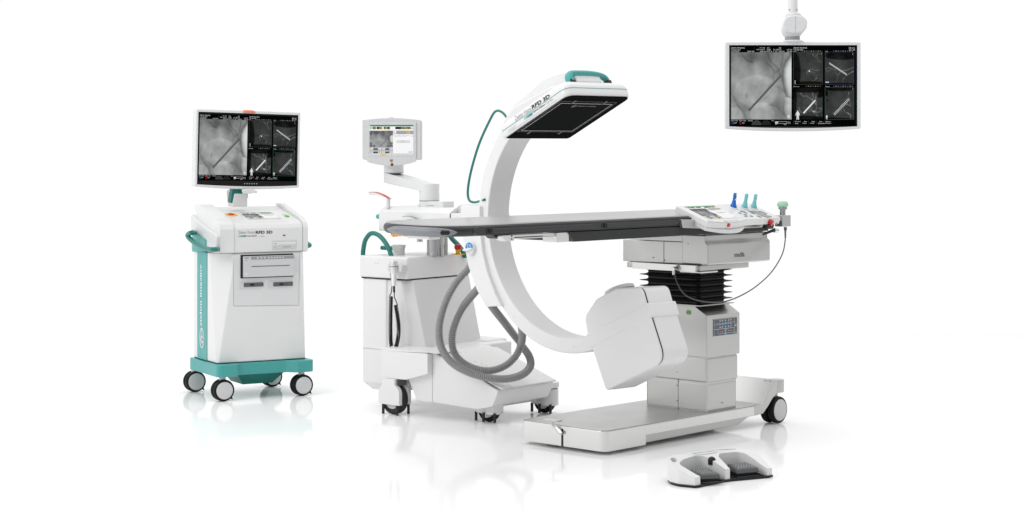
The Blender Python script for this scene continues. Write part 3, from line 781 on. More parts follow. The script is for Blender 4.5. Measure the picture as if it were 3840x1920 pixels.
# ================================================================ ceiling monitor
def ceiling_monitor():
    Y = 10.2; F = Frame.at(((2974.5 - PX) / FOC * Y, Y, CAM_H - (320 - HORIZON) / FOC * Y), 0)
    T = thing('ceiling_monitor', F, 'white framed wide monitor hanging from a ceiling pole above the table end', 'monitor')
    a, b = F.hit((2720, 157), 1, 0), F.hit((3228, 483), 1, 0)
    p, q = F.hit((2734.5, 169), 1, 0), F.hit((3215, 473), 1, 0)
    screen_unit(T, F, a.x, b.x, b.z, a.z, .05, ((2734.5, 169), (3215, 169), (3215, 473), (2734.5, 473)), .0065)
    part('rear_shell', box(a.x + .05, b.x - .05, .048, .075, b.z + .04, a.z - .04, .012), M_PALE, T, F)
    # swivel joint
    c = F.hit(cj(680, 1110), 1, .02)
    part('mount_dish', lathe([(.0, -.012), (.040, -.012), (.056, -.004), (.058, .0), (.05, .006), (.03, .010), (0, .011)], (c.x, .028, c.z), (0, 0, 1), 36), M_WHITE, T, F)
    a, b = F.hit(cj(450, 1080), 1, .03), F.hit(cj(855, 975), 1, .03)
    part('mount_neck', cyl(((a.x + b.x) / 2, .03, a.z - .004), (0, 0, 1), (b.x - a.x) / 2, b.z - a.z + .01), M_GREY, T, F)
    prof = [(380, 480, 870), (420, 470, 905), (480, 445, 985), (560, 410, 1030), (650, 395, 1045), (760, 362, 1030), (860, 362, 950), (930, 385, 890), (985, 425, 850), (1015, 500, 800)]
    rings = []
    for y, xl, xr in prof:
        l, r = F.hit(cj(xl, y), 1, .03), F.hit(cj(xr, y), 1, .03); cx, hw = (l.x + r.x) / 2, (r.x - l.x) / 2
        rings.append([(cx + hw * math.cos(2 * math.pi * k / 32), .03 + hw * .95 * math.sin(2 * math.pi * k / 32), l.z) for k in range(32)])
    jt = part('swivel_joint', loft(rings), M_PALE, T, F)
    out = [cj(*p_) for p_ in ((480, 470), (560, 430), (740, 410), (880, 430), (990, 490), (1040, 570), (1045, 650), (1020, 760), (960, 840), (860, 885), (720, 900), (580, 890), (480, 840), (420, 760), (395, 650), (420, 560))]
    pts = flat(F.hits(out, 1, -.02), 1)
    part('joint_cover', prism(catmull2(pts), 1, -.034, .0, .010, 4, 30), M_WHITE2, jt, F)
    x = F.hit(cj(738, 500), 1, -.034)
    part('cover_seam', box(x.x - .0006, x.x + .0006, -.0346, -.033, F.hit(cj(738, 890), 1, -.034).z, F.hit(cj(738, 430), 1, -.034).z), M_SEAM, jt, F)
    a, b = F.hit(cj(478, 435), 1, .03), F.hit(cj(872, 345), 1, .03)
    part('joint_collar', lathe([((b.x - a.x) / 2, 0), ((b.x - a.x) / 2, .012), ((b.x - a.x) / 2 * .7, .021)], ((a.x + b.x) / 2, .03, a.z), (0, 0, 1), 32), M_WHITE, T, F)
    a, b = F.hit(cj(527, 380), 1, .03), F.hit(cj(795, 380), 1, .03)
    po = part('ceiling_pole', cyl(((a.x + b.x) / 2, .03, a.z), (0, 0, 1), (b.x - a.x) / 2, .9, n=36), M_WHITE, T, F)
    for px in ((570, 262), (780, 264)):
        c = F.hit(cj(*px), 1, .012)
        part('pole_bolt', lathe([(.0036, 0), (.0036, .007), (.0025, .008), (0, .008)], (c.x, .014, c.z), (0, -1, 0), 14), M_GREY, po, F)


def catmull2(pts, k=3):
    ps = [Vector((*p, 0)) for p in pts]; n = len(ps); out = []
    for i in range(n):
        p0, p1, p2_, p3 = ps[i - 1], ps[i], ps[(i + 1) % n], ps[(i + 2) % n]
        for j in range(k):
            t = j / k; v = .5 * ((2 * p1) + (p2_ - p0) * t + (2 * p0 - 5 * p1 + 4 * p2_ - p3) * t * t + (3 * p1 - p0 - 3 * p2_ + p3) * t ** 3); out.append((v.x, v.y))
    return out


# ================================================================ mobile C-arm
KC = 1.035
CO = Vector((.3178 * KC, 9.2824 * KC, 1.5 - (1.5 - 1.133) * KC)); DO = Vector((.275 * KC, 9.33 * KC, 1.5 - (1.5 - 1.167) * KC))
MF = Frame.at((-.659, 10.479, 0), -38)
CF = Frame.at(CO, -48)
DF = Frame.at(DO, -48, -24.5)
RING, RT, RW = .677, .078, .155


def c_arm():
    M = MF
    T = thing('c_arm_scanner', M, 'white mobile x-ray machine with a large curved arm reaching over and under the table', 'x-ray machine')
    # chassis
    side = fillet([(.10, .205), (.165, .088), (.30, .088), (.60, .076), (.70, .10), (.735, .165), (.74, .188), (.613, .241), (.29, .362), (.10, .362)], [.01, .01, .005, .01, .02, .01, .006, .01, .012, .01])
    part('chassis', prism(side, 1, .0, .50, .006), M_WHITE, T, M)
    part('chassis_block', box(-.30, .26, .22, .74, .11, .366, .012), M_WHITE, T, M)
    part('leg_block', prism(fillet([(-.061, .203), (-.061, .374), (.36, .362), (.279, .366), (.279, .25), (.12, .205)], [.012, .03, .002, .002, .01, .02]), 1, -.042, .16, .010), M_WHITE, T, M)
    part('leg_block', box(-.061, .18, .60, .80, .205, .374, .015), M_WHITE, T, M)
    part('chassis_seam', box(.2785, .2800, -.0012, .01, .088, .362), M_SEAM, T, M)
    dk = Frame(M.m @ Matrix.Translation((.613, 0, .246)) @ Matrix.Rotation(R(20.4), 4, 'Y'))
    part('deck_plate', box(-.30, .155, .012, .50, .0, .008, .003), M_CREAM, T, dk)
    # front bar and its two casters
    ca = M.hit((1852, 1583), 2, 0); cb = M.hit((2060, 1549), 2, 0)
    dirv = Vector((cb.x - ca.x, cb.y - ca.y, 0)); L = dirv.length; ang = math.atan2(dirv.y, dirv.x)
    BF = Frame(M.m @ Matrix.Translation((ca.x, ca.y, 0)) @ Matrix.Rotation(ang, 4, 'Z'))
    r = .056
    cap = [(r * math.cos(R(a)), r * math.sin(R(a))) for a in range(90, 271, 15)] + [(L + r * math.cos(R(a)), r * math.sin(R(a))) for a in range(-90, 91, 15)]
    part('front_bar', prism(cap, 2, .146, .177, .005), M_WHITE, T, BF)
    part('front_skirt', box(.04, L - .09, .02, .06, .075, .147, .004), M_PALE, T, BF)
    for i in range(2):
        x = 0 if i == 0 else L
        H = Frame(M.m @ Matrix.Translation(M.inv @ BF.w((x, 0, 0))))
        hs = part('front_caster', join(cyl((0, 0, .046), (0, 0, 1), .052, .094, .004, 36), prism(fillet([(-.098, .05), (-.10, .09), (-.07, .128), (-.02, .128), (-.02, .046)], [.015, .02, .03, 0, 0]), 1, -.044, .044, .008)), M_WHITE, T, H)
        part('tyre', lathe([(.03, -.022), (.062, -.022), (.068, -.015), (.07, 0), (.068, .015), (.062, .022), (.03, .022)], (-.032, 0, .07), (0, 1, 0), 40), M_RUBBER, hs, H)
        part('wheel_rim', cyl((-.032, -.0235, .07), (0, 1, 0), .046, .047), M_DISC, hs, H)
        part('caster_neck', cyl((0, 0, .138), (0, 0, 1), .044, .012), M_DGREY, hs, H)
        part('cable_guard', join(*[box(a - .006, a + .006, b - .005, b + .005, .004, .055) for a, b in ((-.094, -.038), (-.03, -.053), (.036, -.038))]), M_TYRE, hs, H)
    # rear caster: wheel between two plates
    out = fillet(flat(M.hits(ch((118, 132), (280, 150), (280, 222), (340, 300), (340, 497), (68, 460), (68, 290), (112, 215)), 1, -.055), 1), [.004, .004, .004, .04, .006, .006, .04, .004])
    pl = part('rear_caster', join(prism(out, 1, -.058, -.030, .005), prism(out, 1, .018, .046, .005)), M_WHITE, T, M)
    x = .015
    part('tyre', lathe([(.03, -.023), (.078, -.023), (.085, -.017), (.087, 0), (.085, .017), (.078, .023), (.03, .023)], (x - .009, -.006, .087), (0, 1, 0), 44), M_TYRE, pl, M)
    part('wheel_rim', cyl((x - .009, -.030, .087), (0, 1, 0), .055, .05), M_DISC, pl, M)
    part('cable_guard', join(*[box(a - .006, a + .006, b - .005, b + .005, .003, .06) for a, b in ((-.045, -.045), (.062, -.05), (.075, .032))]), M_TYRE, pl, M)
    part('caster_mount', box(-.035, .06, -.04, .035, .165, .206), M_DGREY, pl, M)
    # body: sloping front, upper console box
    bt, bb = .742, .36
    def sec(z, xf, yl):
        return [(-.345, .112, z), (-.165, .112, z), (-.160, .122, z), (xf - .06, .122, z), (xf, yl, z), (xf, .66, z), (-.345, .66, z)]
    part('body', bevel(loft([sec(bb - .03, .10, .165), sec(bt, .0, .155)]), .006, 3, 12), M_WHITE, T, M)
    part('rear_skirt', loft([[(a, b, .10) for a, b in ((-.30, .15), (-.10, .15), (-.10, .62), (-.30, .62))], [(a, b, .145) for a, b in ((-.342, .112), (-.06, .112), (-.06, .66), (-.342, .66))], [(a, b, .34) for a, b in ((-.345, .112), (-.06, .112), (-.06, .66), (-.345, .66))]]), M_WHITE, T, M)
    part('body_gap', box(-.352, -.004, .108, .655, .7415, .7485), M_GAP, T, M)
    cb_ = part('console_box', box(-.361, .005, .10, .665, .748, .873, .012), M_WHITE, T, M)
    part('console_screw', join(*[cyl((xx, .101, .832), (0, -1, 0), .004, .003, n=10) for xx in (-.235, -.215)]), M_PALE, cb_, M)
    # things on the console box
    hp = [M.hit(p, 1, .18) for p in c4((76, 190), (78, 140), (92, 75), (128, 30), (170, 33), (210, 65), (250, 125), (270, 180), (272, 200))]
    hp[0].z = hp[-1].z = .868
    part('grab_handle', tube(catmull(hp, 5), .0135, 14), M_TEALD, T, M)
    hp = M.hits(t1((900, 560), (960, 640), (1010, 690), (1060, 750), (1105, 830), (1110, 860)), 1, .60)
    part('grab_handle', tube(catmull(hp, 5), .0145, 14), M_TEALD, T, M)
    a, b = M.hit(c4(285, 140), 1, .28), M.hit(c4(360, 140), 1, .28); zt = M.hit(c4(322, 108), 1, .28).z
    cup = part('probe_cup', lathe([((b.x - a.x) / 2 * .8, .86 - zt), ((b.x - a.x) / 2 * .86, -.02), ((b.x - a.x) / 2, -.004), ((b.x - a.x) / 2 * .95, 0), ((b.x - a.x) / 2 * .8, -.004)], ((a.x + b.x) / 2, .28, zt), (0, 0, 1)), M_WHITE2, T, M)
    a, b = M.hit(c4(203, 127), 1, .28), M.hit(c4(295, 127), 1, .28)
    part('cup_peg', cyl(a, (1, 0, 0), .0125, b.x - a.x, .003), M_TEALD, T, M)
    es = M.hit(t1(1022, 820), 1, .50)
    eo = part('stop_base', join(lathe([(.013, 0), (.013, .020), (.016, .024), (.016, .030)], (es.x, .50, .873)), box(es.x - .03, es.x + .03, .475, .525, .873, .877)), M_YELLOW, T, M)
    part('stop_button', lathe([(.014, .030), (.021, .034), (.022, .046), (.020, .056), (.012, .060), (0, .0605)], (es.x, .50, .873)), M_RED, eo, M)
    # steel lift columns
    a, b = M.hit(t1(670, 800), 1, .37), M.hit(t1(840, 800), 1, .37)
    part('lift_column', cyl(((a.x + b.x) / 2, .37, .873), (0, 0, 1), (b.x - a.x) / 2, .16, n=40), M_CHROME, T, M)
    c = M.hit(t1(862, 800), 1, .41)
    part('lift_column', cyl((c.x, .41, .873), (0, 0, 1), .018, .16), M_CHROME, T, M)
    # horizontal carriage
    f0, f1 = M.hit(lev(310, 560), 1, .22), M.hit(lev(1690, 625), 1, .22)
    z0, z1 = 1.012, (f0.z + f1.z) / 2
    sec2 = fillet([(.22, z0), (.22, z1), (.27, z1 + .026), (.47, z1 + .026), (.52, z1), (.52, z0)], [.006, .008, .02, .02, .01, .006])
    part('carriage_housing', bevel(prism(sec2, 0, f0.x, f1.x - .004), .004, 2, 60), M_WHITE, T, M)
    jx0, jx1 = f1.x + .002, M.hit(lev(2245, 660), 1, .22).x
    part('carriage_gap', box(f1.x - .006, f1.x + .004, .226, .51, z0 + .004, z1 - .006), M_GAP, T, M)
    part('carriage_joint', box(jx0, jx1, .22, .50, z0, z1 - .002, .006), M_WHITE, T, M)
    c = M.hit(lev(1930, 625), 1, .30)
    part('joint_drum', cyl((c.x, .29, z1 - .01), (0, 1, 0), .056, .16, .006, 40), M_PALE, T, M)
    # link from the carriage joint to the C guide
    A = M.w((jx1 - .09, .36, z0 + .045)); B = CF.w((-.70, .0, -.12)); d = B - A
    LK = Frame(Matrix.Translation((A.x, A.y, A.z)) @ Matrix.Rotation(math.atan2(d.y, d.x), 4, 'Z'))
    part('link_arm', box(0, math.hypot(d.x, d.y), -.085, .085, -.10, .025, .015), M_WHITE2, T, LK)
    # levers
    def lever(pts, y, post, m, nm):
        q = catmull(M.hits(lev(*pts), 1, y), 5)
        o = part(nm, loft([[(p.x, y - w_, p.z - dz) for w_, dz in ((.012, 0), (-.012, 0), (-.012, th), (.012, th))] for p, th in [(p, .004 + .014 * (1 - abs(2 * k / (len(q) - 1) - .35))) for k, p in enumerate(q)]]), M_WHITE2, T, M)
        part('lever_strip', loft([[(p.x, y - w_, p.z + dz) for w_, dz in ((.0125, .0003), (-.0125, .0003), (-.0125, .003), (.0125, .003))] for p in q]), m, o, M)
        if post: part('lever_post', box(q[-1].x - .022, q[-1].x - .004, y - .008, y + .008, z1 + .015, q[-1].z + .004, .003), M_PALE, o, M)
    lever(((140, 216), (250, 214), (380, 258), (470, 308), (528, 345)), .245, True, M_REDL, 'brake_lever')
    lever(((792, 688), (870, 682), (960, 695), (1040, 735), (1108, 775)), .205, False, M_GREY, 'brake_lever')
    am = flat(M.hits(lev((560, 1000), (640, 985), (905, 1040), (900, 1070), (760, 1055), (600, 1072), (565, 1040)), 1, .24), 1)
    ao = part('amber_lever', prism(fillet(am, .006), 1, .23, .26, .003), M_AMBER, T, M)
    part('lever_stem', box(am[1][0] + .01, am[1][0] + .03, .236, .254, am[0][1] - .004, z0 + .004, .002), M_AMBER, ao, M)
    a = M.hit(lev(580, 1052), 1, .228)
    part('lever_marks', join(*[quad((a.x + k * .022, .2285, a.z), (1, 0, 0), (0, 0, 1), 0, 0, .003, .012) for k in range(4)]), M_INKW, ao, M, wn=False)
    kb = M.hit(c3(203, 884), 1, .26); part('brake_knob', cyl(kb, (1, 0, 0), .014, max(.03, f0.x + .01 - kb.x), .004), M_TEAL, T, M)
    # arm to the small touch monitor
    yA = .36
    def ap(x, y): return M.hit(c3(x, y), 1, yA)
    a, b = ap(545, 760), ap(700, 760); cx, rr = (a.x + b.x) / 2, (b.x - a.x) / 2 * .80
    a2, b2 = ap(262, 545), ap(412, 545); cx2, rr2 = (a2.x + b2.x) / 2, (b2.x - a2.x) / 2 * .80
    zt_, zbase, zf = ap(640, 620).z, z1 + .02, ap(600, 757).z
    part('arm_foot', join(cyl((cx, yA, zbase - .01), (0, 0, 1), rr, zf - zbase + .008, .003, 36), box(cx, ap(778, 780).x, yA - .05, yA + .05, zbase - .01, zf - .001, .004)), M_WHITE2, T, M)
    part('foot_gap', join(cyl((cx, yA, zf - .003), (0, 0, 1), rr * .985, .006, n=36), box(cx - rr * .9, cx + rr * 1.3, yA - .0512, yA - .04, ap(600, 793).z, ap(600, 790).z)), M_INKG, T, M)
    part('swing_arm', cyl((cx, yA, zf + .002), (0, 0, 1), rr, zt_ - zf - .002, .004, 36), M_WHITE2, T, M)
    nA = 20; lo = ap(545, 685).z; zl0, zl1 = ap(262, 610).z, ap(262, 532).z
    rings = []
    for k in range(nA + 1):
        t = k / nA; x_ = cx2 + (cx - cx2) * t; rd = rr2 + (rr - rr2) * t; zb_ = zl0 + (lo - zl0) * t + (.0 if t < .9 else 0); zt2 = zl1 + (zt_ - .004 - zl1) * t
        rings.append((x_, rd, zb_, zt2))
    pts = []
    def sec3(x_, y_, zb_, zt2): return [(x_, y_, zb_), (x_, y_, zt2)]
    outl = [(cx2 + rr2 * math.cos(R(a_)), rr2 * math.sin(R(a_))) for a_ in range(90, 271, 15)] + [(cx + rr * math.cos(R(a_)), rr * math.sin(R(a_))) for a_ in range(-90, 91, 15)]
    lowr, upr = [], []
    for x_, y_ in outl:
        t = max(0, min(1, (x_ - cx2) / (cx - cx2))); lowr.append((x_, yA + y_, zl0 + (lo - zl0) * t)); upr.append((x_, yA + y_, zl1 + (zt_ - .004 - zl1) * t))
    part('swing_arm', bevel(loft([lowr, upr]), .004, 3, 50), M_WHITE2, T, M)
    zn = ap(330, 475).z
    part('monitor_neck', cyl((cx2, yA, zl1 + .002), (0, 0, 1), rr2, zn - zl1 + .05, .002, 36), M_WHITE2, T, M)
    part('neck_gap', cyl((cx2, yA, zl1 - .003), (0, 0, 1), rr2 * .96, .007, n=36), M_INKG, T, M)
    # touch monitor, facing the camera
    cw_ = M.w((cx2, yA, 0)); TF = Frame.at((cw_.x, cw_.y - rr2 - .062, 0), -3)
    def tp(x, y, yy=0): return TF.hit(cm(x, y), 1, yy)
    a, b = tp(115, 1035, .02), tp(1390, 180, .02); zm = tp(750, 130, .02).z; xm = (a.x + b.x) / 2; hw = (b.x - a.x) / 2
    top = [(a.x + (b.x - a.x) * k / 12, b.z + (zm - b.z) * (1 - ((a.x + (b.x - a.x) * k / 12 - xm) / hw) ** 2)) for k in range(13)]
    mo = part('touch_monitor', prism([(a.x, a.z)] + top + [(b.x, a.z)], 1, .008, .05, .003), M_PALE, T, TF)
    e = tp(1420, 1055, .03)
    part('monitor_back', box(a.x + .004, e.x, .03, .06, e.z, b.z - .003, .008), M_WHITE, mo, TF)
    a, b = tp(210, 1090), tp(1290, 222); zm = tp(750, 1182).z; hw = (b.x - a.x) / 2
    low = [(a.x + (b.x - a.x) * k / 12, a.z - (a.z - zm) * (1 - ((a.x + (b.x - a.x) * k / 12 - xm) / hw) ** 2)) for k in range(13)]
    part('monitor_front', prism([(a.x, b.z)] + low + [(b.x, b.z)], 1, 0, .012, .003), M_PALE, mo, TF)
    a, b = tp(268, 284), tp(1230, 966)
    s = Screen(mo, TF, (a.x, -.0005, a.z), (1, 0, 0), (0, 0, 1), b.x - a.x, a.z - b.z, (0, -1, 0)); touch_panel(s); s.flush()
    c = tp(757, 128, .03)
    part('warning_lamp', prism([(c.x + .036 * math.cos(R(t)), c.z - .012 + .0135 * math.sin(R(t))) for t in range(0, 181, 12)], 1, .011, .044, .002), M_RED, mo, TF)
    a, b = tp(714, 1097, -.001), tp(783, 1032, -.001)
    part('radiation_label', box(a.x, b.x, -.001, .001, a.z, b.z), M_TAN, mo, TF)
    cxl, czl = (a.x + b.x) / 2, (a.z + b.z) / 2 - .001; bm = bmesh.new()
    for k in range(3):
        a0 = R(-90 + 120 * k); rr_ = (b.x - a.x) * .42
        bm.faces.new([bm.verts.new((cxl + q_ * math.cos(t_), -.0018, czl + q_ * math.sin(t_))) for q_, t_ in ((rr_ * .3, a0 - .5), (rr_, a0 - .5), (rr_, a0), (rr_, a0 + .5), (rr_ * .3, a0 + .5))])
    bm2 = bmesh.new(); bm2.faces.new([bm2.verts.new((cxl + rr_ * .18 * math.cos(t_), -.0018, czl + rr_ * .18 * math.sin(t_))) for t_ in [i_ * .7 for i_ in range(9)]])
    part('radiation_sign', join(bm, bm2), M_BLACK, mo, TF, wn=False)
    c = tp(760, 1155)
    part('monitor_button', lathe([(.009, 0), (.009, .003), (.006, .005), (0, .0055)], (c.x, .002, c.z), (0, -1, 0)), mat('brown_button', (.12, .05, .035), .4), mo, TF)
    # ---- C ring
    prof = fillet([(RING - RT, -RW / 2), (RING, -RW / 2), (RING, RW / 2), (RING - RT, RW / 2)], .008, 3)
    rings = []
    for k in range(161):
        t = R(102 + (289 - 102) * k / 160)
        rings.append([(r_ * math.cos(t), y_, r_ * math.sin(t)) for r_, y_ in prof])
    ring = part('c_ring', loft(rings), M_WHITE, T, CF)
    for px in (c6(232, 162), c6(645, 372)):
        c = CF.hit(px, 1, -RW / 2); part('ring_plug', lathe([(.007, 0), (.006, .0015), (0, .002)], c, (0, -1, 0), 16), M_WHITE2, ring, CF)
    # C guide on the near side
    q = flat(CF.hits(c4((755, 60), (800, 250), (860, 420), (925, 535), (1030, 530), (985, 440), (933, 300), (897, 150), (887, 60)), 1, -.10), 1)
    q = [(-.80, .06), (-.80, -.05)] + q[1:-1] + [(-.64, -.05), (-.64, .06)]
    gd = part('c_guide', prism(q, 1, -.10, .10, .005), M_WHITE, T, CF)
    c = CF.hit(c4(828, 133), 1, -.10); rk = .036
    kn = part('lock_knob', lathe([(rk, 0), (rk, .014), (rk * .95, .018), (rk * .9, .019), (0, .0195)], c, (0, -1, 0), 40), M_WHITE2, gd, CF)
    part('lock_label', prism([(c.x + rk * .86 * math.cos(R(a_)), c.z + .003 + rk * .86 * math.sin(R(a_))) for a_ in range(-5, 186, 10)], 1, c.y - .0215, c.y - .0185), M_BLUEL, gd, CF)
    part('lock_grip', prism(fillet([(c.x - rk * 1.25, c.z - .011), (c.x - rk, c.z - .002), (c.x + rk * .9, c.z + .008), (c.x + rk * .9, c.z - .001), (c.x - rk * .6, c.z - .014)], .003), 1, c.y - .034, c.y - .018, .002), M_WHITE, gd, CF)
    bm = bmesh.new()
    for ps in (arc(c.x - .007, c.z + .015, .008, .008, 60, 300), arc(c.x + .010, c.z + .017, .004, .006, 0, 330)):
        for a_, b_ in zip(ps, ps[1:]):
            d_ = Vector((b_[0] - a_[0], 0, b_[1] - a_[1])).normalized().cross(Vector((0, 1, 0))) * .0014
            bm.faces.new([bm.verts.new(v_) for v_ in (Vector((a_[0], c.y - .0222, a_[1])) - d_, Vector((b_[0], c.y - .0222, b_[1])) - d_, Vector((b_[0], c.y - .0222, b_[1])) + d_, Vector((a_[0], c.y - .0222, a_[1])) + d_)])
    part('lock_symbol', bm, M_INKW, gd, CF, wn=False)
    # long teal grab rail on the back of the arm
    hp = [CF.hit(c5(336, 412), 1, -.02)] + CF.hits(c5((318, 388), (300, 370), (272, 359), (245, 372), (215, 425), (165, 530), (130, 620), (100, 720), (80, 800), (66, 880), (63, 930), (68, 965), (82, 985), (110, 991)), 1, -.02) + [CF.hit(c5(145, 984), 1, -.05), CF.hit(c5(178, 973), 1, -.085)]
    part('arm_rail', tube(catmull(hp, 5), .0068, 12), M_TEALD, T, CF)
    # ---- tube housing
    def tq(*p): return flat(DF.hits(tub(*p), 1, -.10), 1)
    o1 = fillet(tq((98, 430), (225, 240), (445, 118), (722, 110), (770, 283), (972, 930), (338, 1252), (300, 1140), (130, 620)), [.06, .07, .06, .04, .04, .075, .085, .08, .1], 8)
    tb = part('tube_housing', prism(o1, 1, -.086, .10, .034, 6), M_WHITE, T, DF)
    part('tube_cover', prism(o1, 1, -.105, -.0870, .011, 4), M_WHITE, tb, DF)
    cxo, cyo = sum(p[0] for p in o1) / len(o1), sum(p[1] for p in o1) / len(o1)
    part('cover_joint', prism([(cxo + (x - cxo) * .985, cyo + (y - cyo) * .985) for x, y in o1], 1, -.0886, -.080), M_GAP, tb, DF)
    b1 = tq((130, 622), (770, 285), (815, 445), (185, 775))
    part('tube_band', prism([(b1[0][0] - .012, b1[0][1] + .002), (b1[1][0] + .010, b1[1][1]), (b1[2][0] + .010, b1[2][1]), (b1[3][0] - .008, b1[3][1])], 1, -.1075, .104, .010, 4), M_WHITE, tb, DF)
    c = DF.hit(tub(445, 140), 1, -.0)
    part('tube_port', cyl((c.x + .02, .0, c.z - .018), (0, 0, 1), .078, .020, .006, 40), M_WHITE, tb, DF)
    part('ring_clamp', prism(tq((120, 630), (190, 610), (215, 770), (170, 790)), 1, -.085, .085, .006), M_WHITE2, tb, DF)
    # ---- flat detector
    a0 = .450; e0, e1, y0, y1 = -.052, .474, -.228, .234
    def dr(i, a, lx=0): return [(x, y, a) for x, y in fillet([(e0 + i + lx, y0 + i), (e1 - i, y0 + i), (e1 - i, y1 - i), (e0 + i + lx, y1 - i)], [.012, .05, .05, .02], 6)]
    dt = part('detector', loft([dr(.006, a0 - .001), dr(.002, a0 + .004), dr(.0, a0 + .014), dr(.0, a0 + .048), dr(.004, a0 + .062), dr(.014, a0 + .076), dr(.032, a0 + .088), dr(.06, a0 + .096), dr(.10, a0 + .100)]), M_WHITE, T, DF, sharp=60)
    part('detector_stripe', loft([dr(-.0008, a0 + .0365), dr(-.0008, a0 + .0395)], cap=False), M_TEALT, dt, DF)
    part('detector_face', prism([p[:2] for p in dr(.0065, 0)], 2, a0 - .0035, a0 + .003), M_DETECT, dt, DF)
    qs = DF.hits(det((345, 990), (1060, 1020), (1640, 620), (900, 578)), 2, a0 - .006)
    wx0, wx1, wy0, wy1 = (qs[0].x + qs[1].x) / 2, (qs[2].x + qs[3].x) / 2, (qs[0].y + qs[3].y) / 2, (qs[1].y + qs[2].y) / 2
    part('detector_window', box(wx0, wx1, wy0, wy1, a0 - .0065, a0 - .003), M_SLATE, dt, DF)
    bm = [box(wx0 - .002, wx1 + .002, y_, y_ + .0022, a0 - .0078, a0 - .006) for y_ in (wy0 - .002, wy1)] + [box(x_, x_ + .0022, wy0 + .0003, wy1 - .0003, a0 - .0078, a0 - .006) for x_ in (wx0 - .002, wx1)]
    part('window_rim', join(*bm), M_PALE, dt, DF)
    g = .018; bm = [box(wx0 - g, wx1 + g, y_, y_ + .002, a0 - .0055, a0 - .0032) for y_ in (wy0 - g, wy1 + g)] + [box(x_, x_ + .002, wy0 - g + .003, wy1 + g - .001, a0 - .0055, a0 - .0032) for x_ in (wx0 - g, wx1 + g)]
    part('window_groove', join(*bm), M_DGREY, dt, DF)
    part('window_clip', join(*[box(x_ - .018, x_ + .018, y_ - .008, y_ + .008, a0 - .009, a0 - .003, .002) for x_ in (wx0 - .02, wx1 + .02) for y_ in (wy0 + .07, wy1 - .07)]), M_BLACK, dt, DF)
    xl = wx1 - .035
    part('lettering', join(text('ziehm imaging', (xl, wy0 + .14, a0 - .0072), (0, 1, 0), (1, 0, 0), .013, .13, .0), logo_ring((xl + .006, wy0 + .115, a0 - .0072), (0, 1, 0), (1, 0, 0), .014)), mat('grey_print', (.35, .35, .35), .6), dt, DF, wn=False)
    # hump where the arm meets the detector
    hm = flat(DF.hits(det((200, 600), (390, 455), (620, 240), (800, 160), (985, 112)), 1, -.085), 1)
    hm = [(-.20, .52), (-.20, .575), (-.13, .612)] + [(x, z + .0) for x, z in hm] + [(.425, .600), (.435, .545), (.40, .52)]
    part('arm_head', prism(fillet(hm, [.0, .02, .03, .03, .05, .05, .05, .02, .03, .01, 0], 4), 1, -.092, .092, .018, 4), M_WHITE, T, DF)
    part('arm_shoulder', prism(fillet([(-.12, .535), (-.10, .575), (.0, .605), (.30, .580), (.40, .545), (.40, .52), (-.10, .52)], [.02, .02, .04, .04, .02, 0, 0]), 1, -.15, .15, .012, 4), M_WHITE2, T, DF)
    # lettering along the detector's side
    def sp(x, y): return DF.hit(det(x, y), 1, y0 - .0008)
    a, b = sp(205, 838), sp(452, 660)
    ux = Vector((1, 0, -.012)); uz = Vector((0, 0, 1))
    zb = a0 + .043
    part('lettering', text('Ziehm Vision', (a.x, y0 - .0008, zb), ux, uz, .026, b.x - a.x - .004), M_INKG, dt, DF, wn=False)
    a, b = sp(460, 660), sp(725, 470)
    part('lettering', text('RFD 3D', (a.x, y0 - .0008, zb), ux, uz, .022, b.x - a.x, .035), M_INK, dt, DF, wn=False)
    a, b = sp(465, 710), sp(650, 590)
    part('lettering', text('Hybrid Edition', (a.x, y0 - .0008, a0 + .021), ux, uz, .012, b.x - a.x, .02), M_INK, dt, DF, wn=False)
    part('lettering', text('Cardio', (b.x + .006, y0 - .0008, a0 + .021), ux, uz, .012, .058), M_INKG, dt, DF, wn=False)
    a, b = sp(335, 800), sp(455, 720)
    part('teal_bars', join(*[quad((a.x + k * (b.x - a.x) / 8, y0 - .0008, a0 + .018), (1, 0, 0), (0, 0, 1), 0, 0, .0025 + k * .0011, .014) for k in range(8)]), M_TEALT, dt, DF, wn=False)
    part('badge', prism([(e0 + .035, a0 + .014), (e0 + .10, a0 + .014), (e0 + .115, a0 + .026), (e0 + .05, a0 + .026)], 1, y0 - .001, y0 + .001), M_PALE, dt, DF)
    part('side_line', box(e0 + .06, e0 + .44, y0 - .001, y0 + .001, a0 + .0105, a0 + .0122), M_PALE, dt, DF)
    # detector handle
    pth = [Vector((.42, y_, a_)) for y_, a_ in ((-.122, .552), (-.124, .580), (-.108, .597), (-.06, .601), (.01, .602), (.075, .598), (.118, .588), (.138, .570), (.136, .552))]
    q = catmull(pth, 5)
    part('detector_handle', tube([p - Vector((0, 0, .005)) for p in q], [.0185 - .006 * k / (len(q) - 1) for k in range(len(q))], 16, 1.45, (1, 0, 0)), M_TEAL, T, DF)
    part('handle_foot', join(box(.398, .444, -.138, -.106, .535, .556, .004), box(.398, .444, .120, .150, .530, .556, .004)), M_BLACK, T, DF)
    # ---- corrugated cable hoses
    def hose(pts):
        q = [WORLD_at(c4(x, y), d_) for x, y, d_ in pts]
        q = resample(catmull(q, 14), .0018); rad = [(.0193) + .0028 * math.sin(2 * math.pi * i * .0018 / .0108) for i in range(len(q))]
        part('cable_hose', tube(q, rad, 16), M_HOSE, T, WORLD, sharp=180, wn=False)
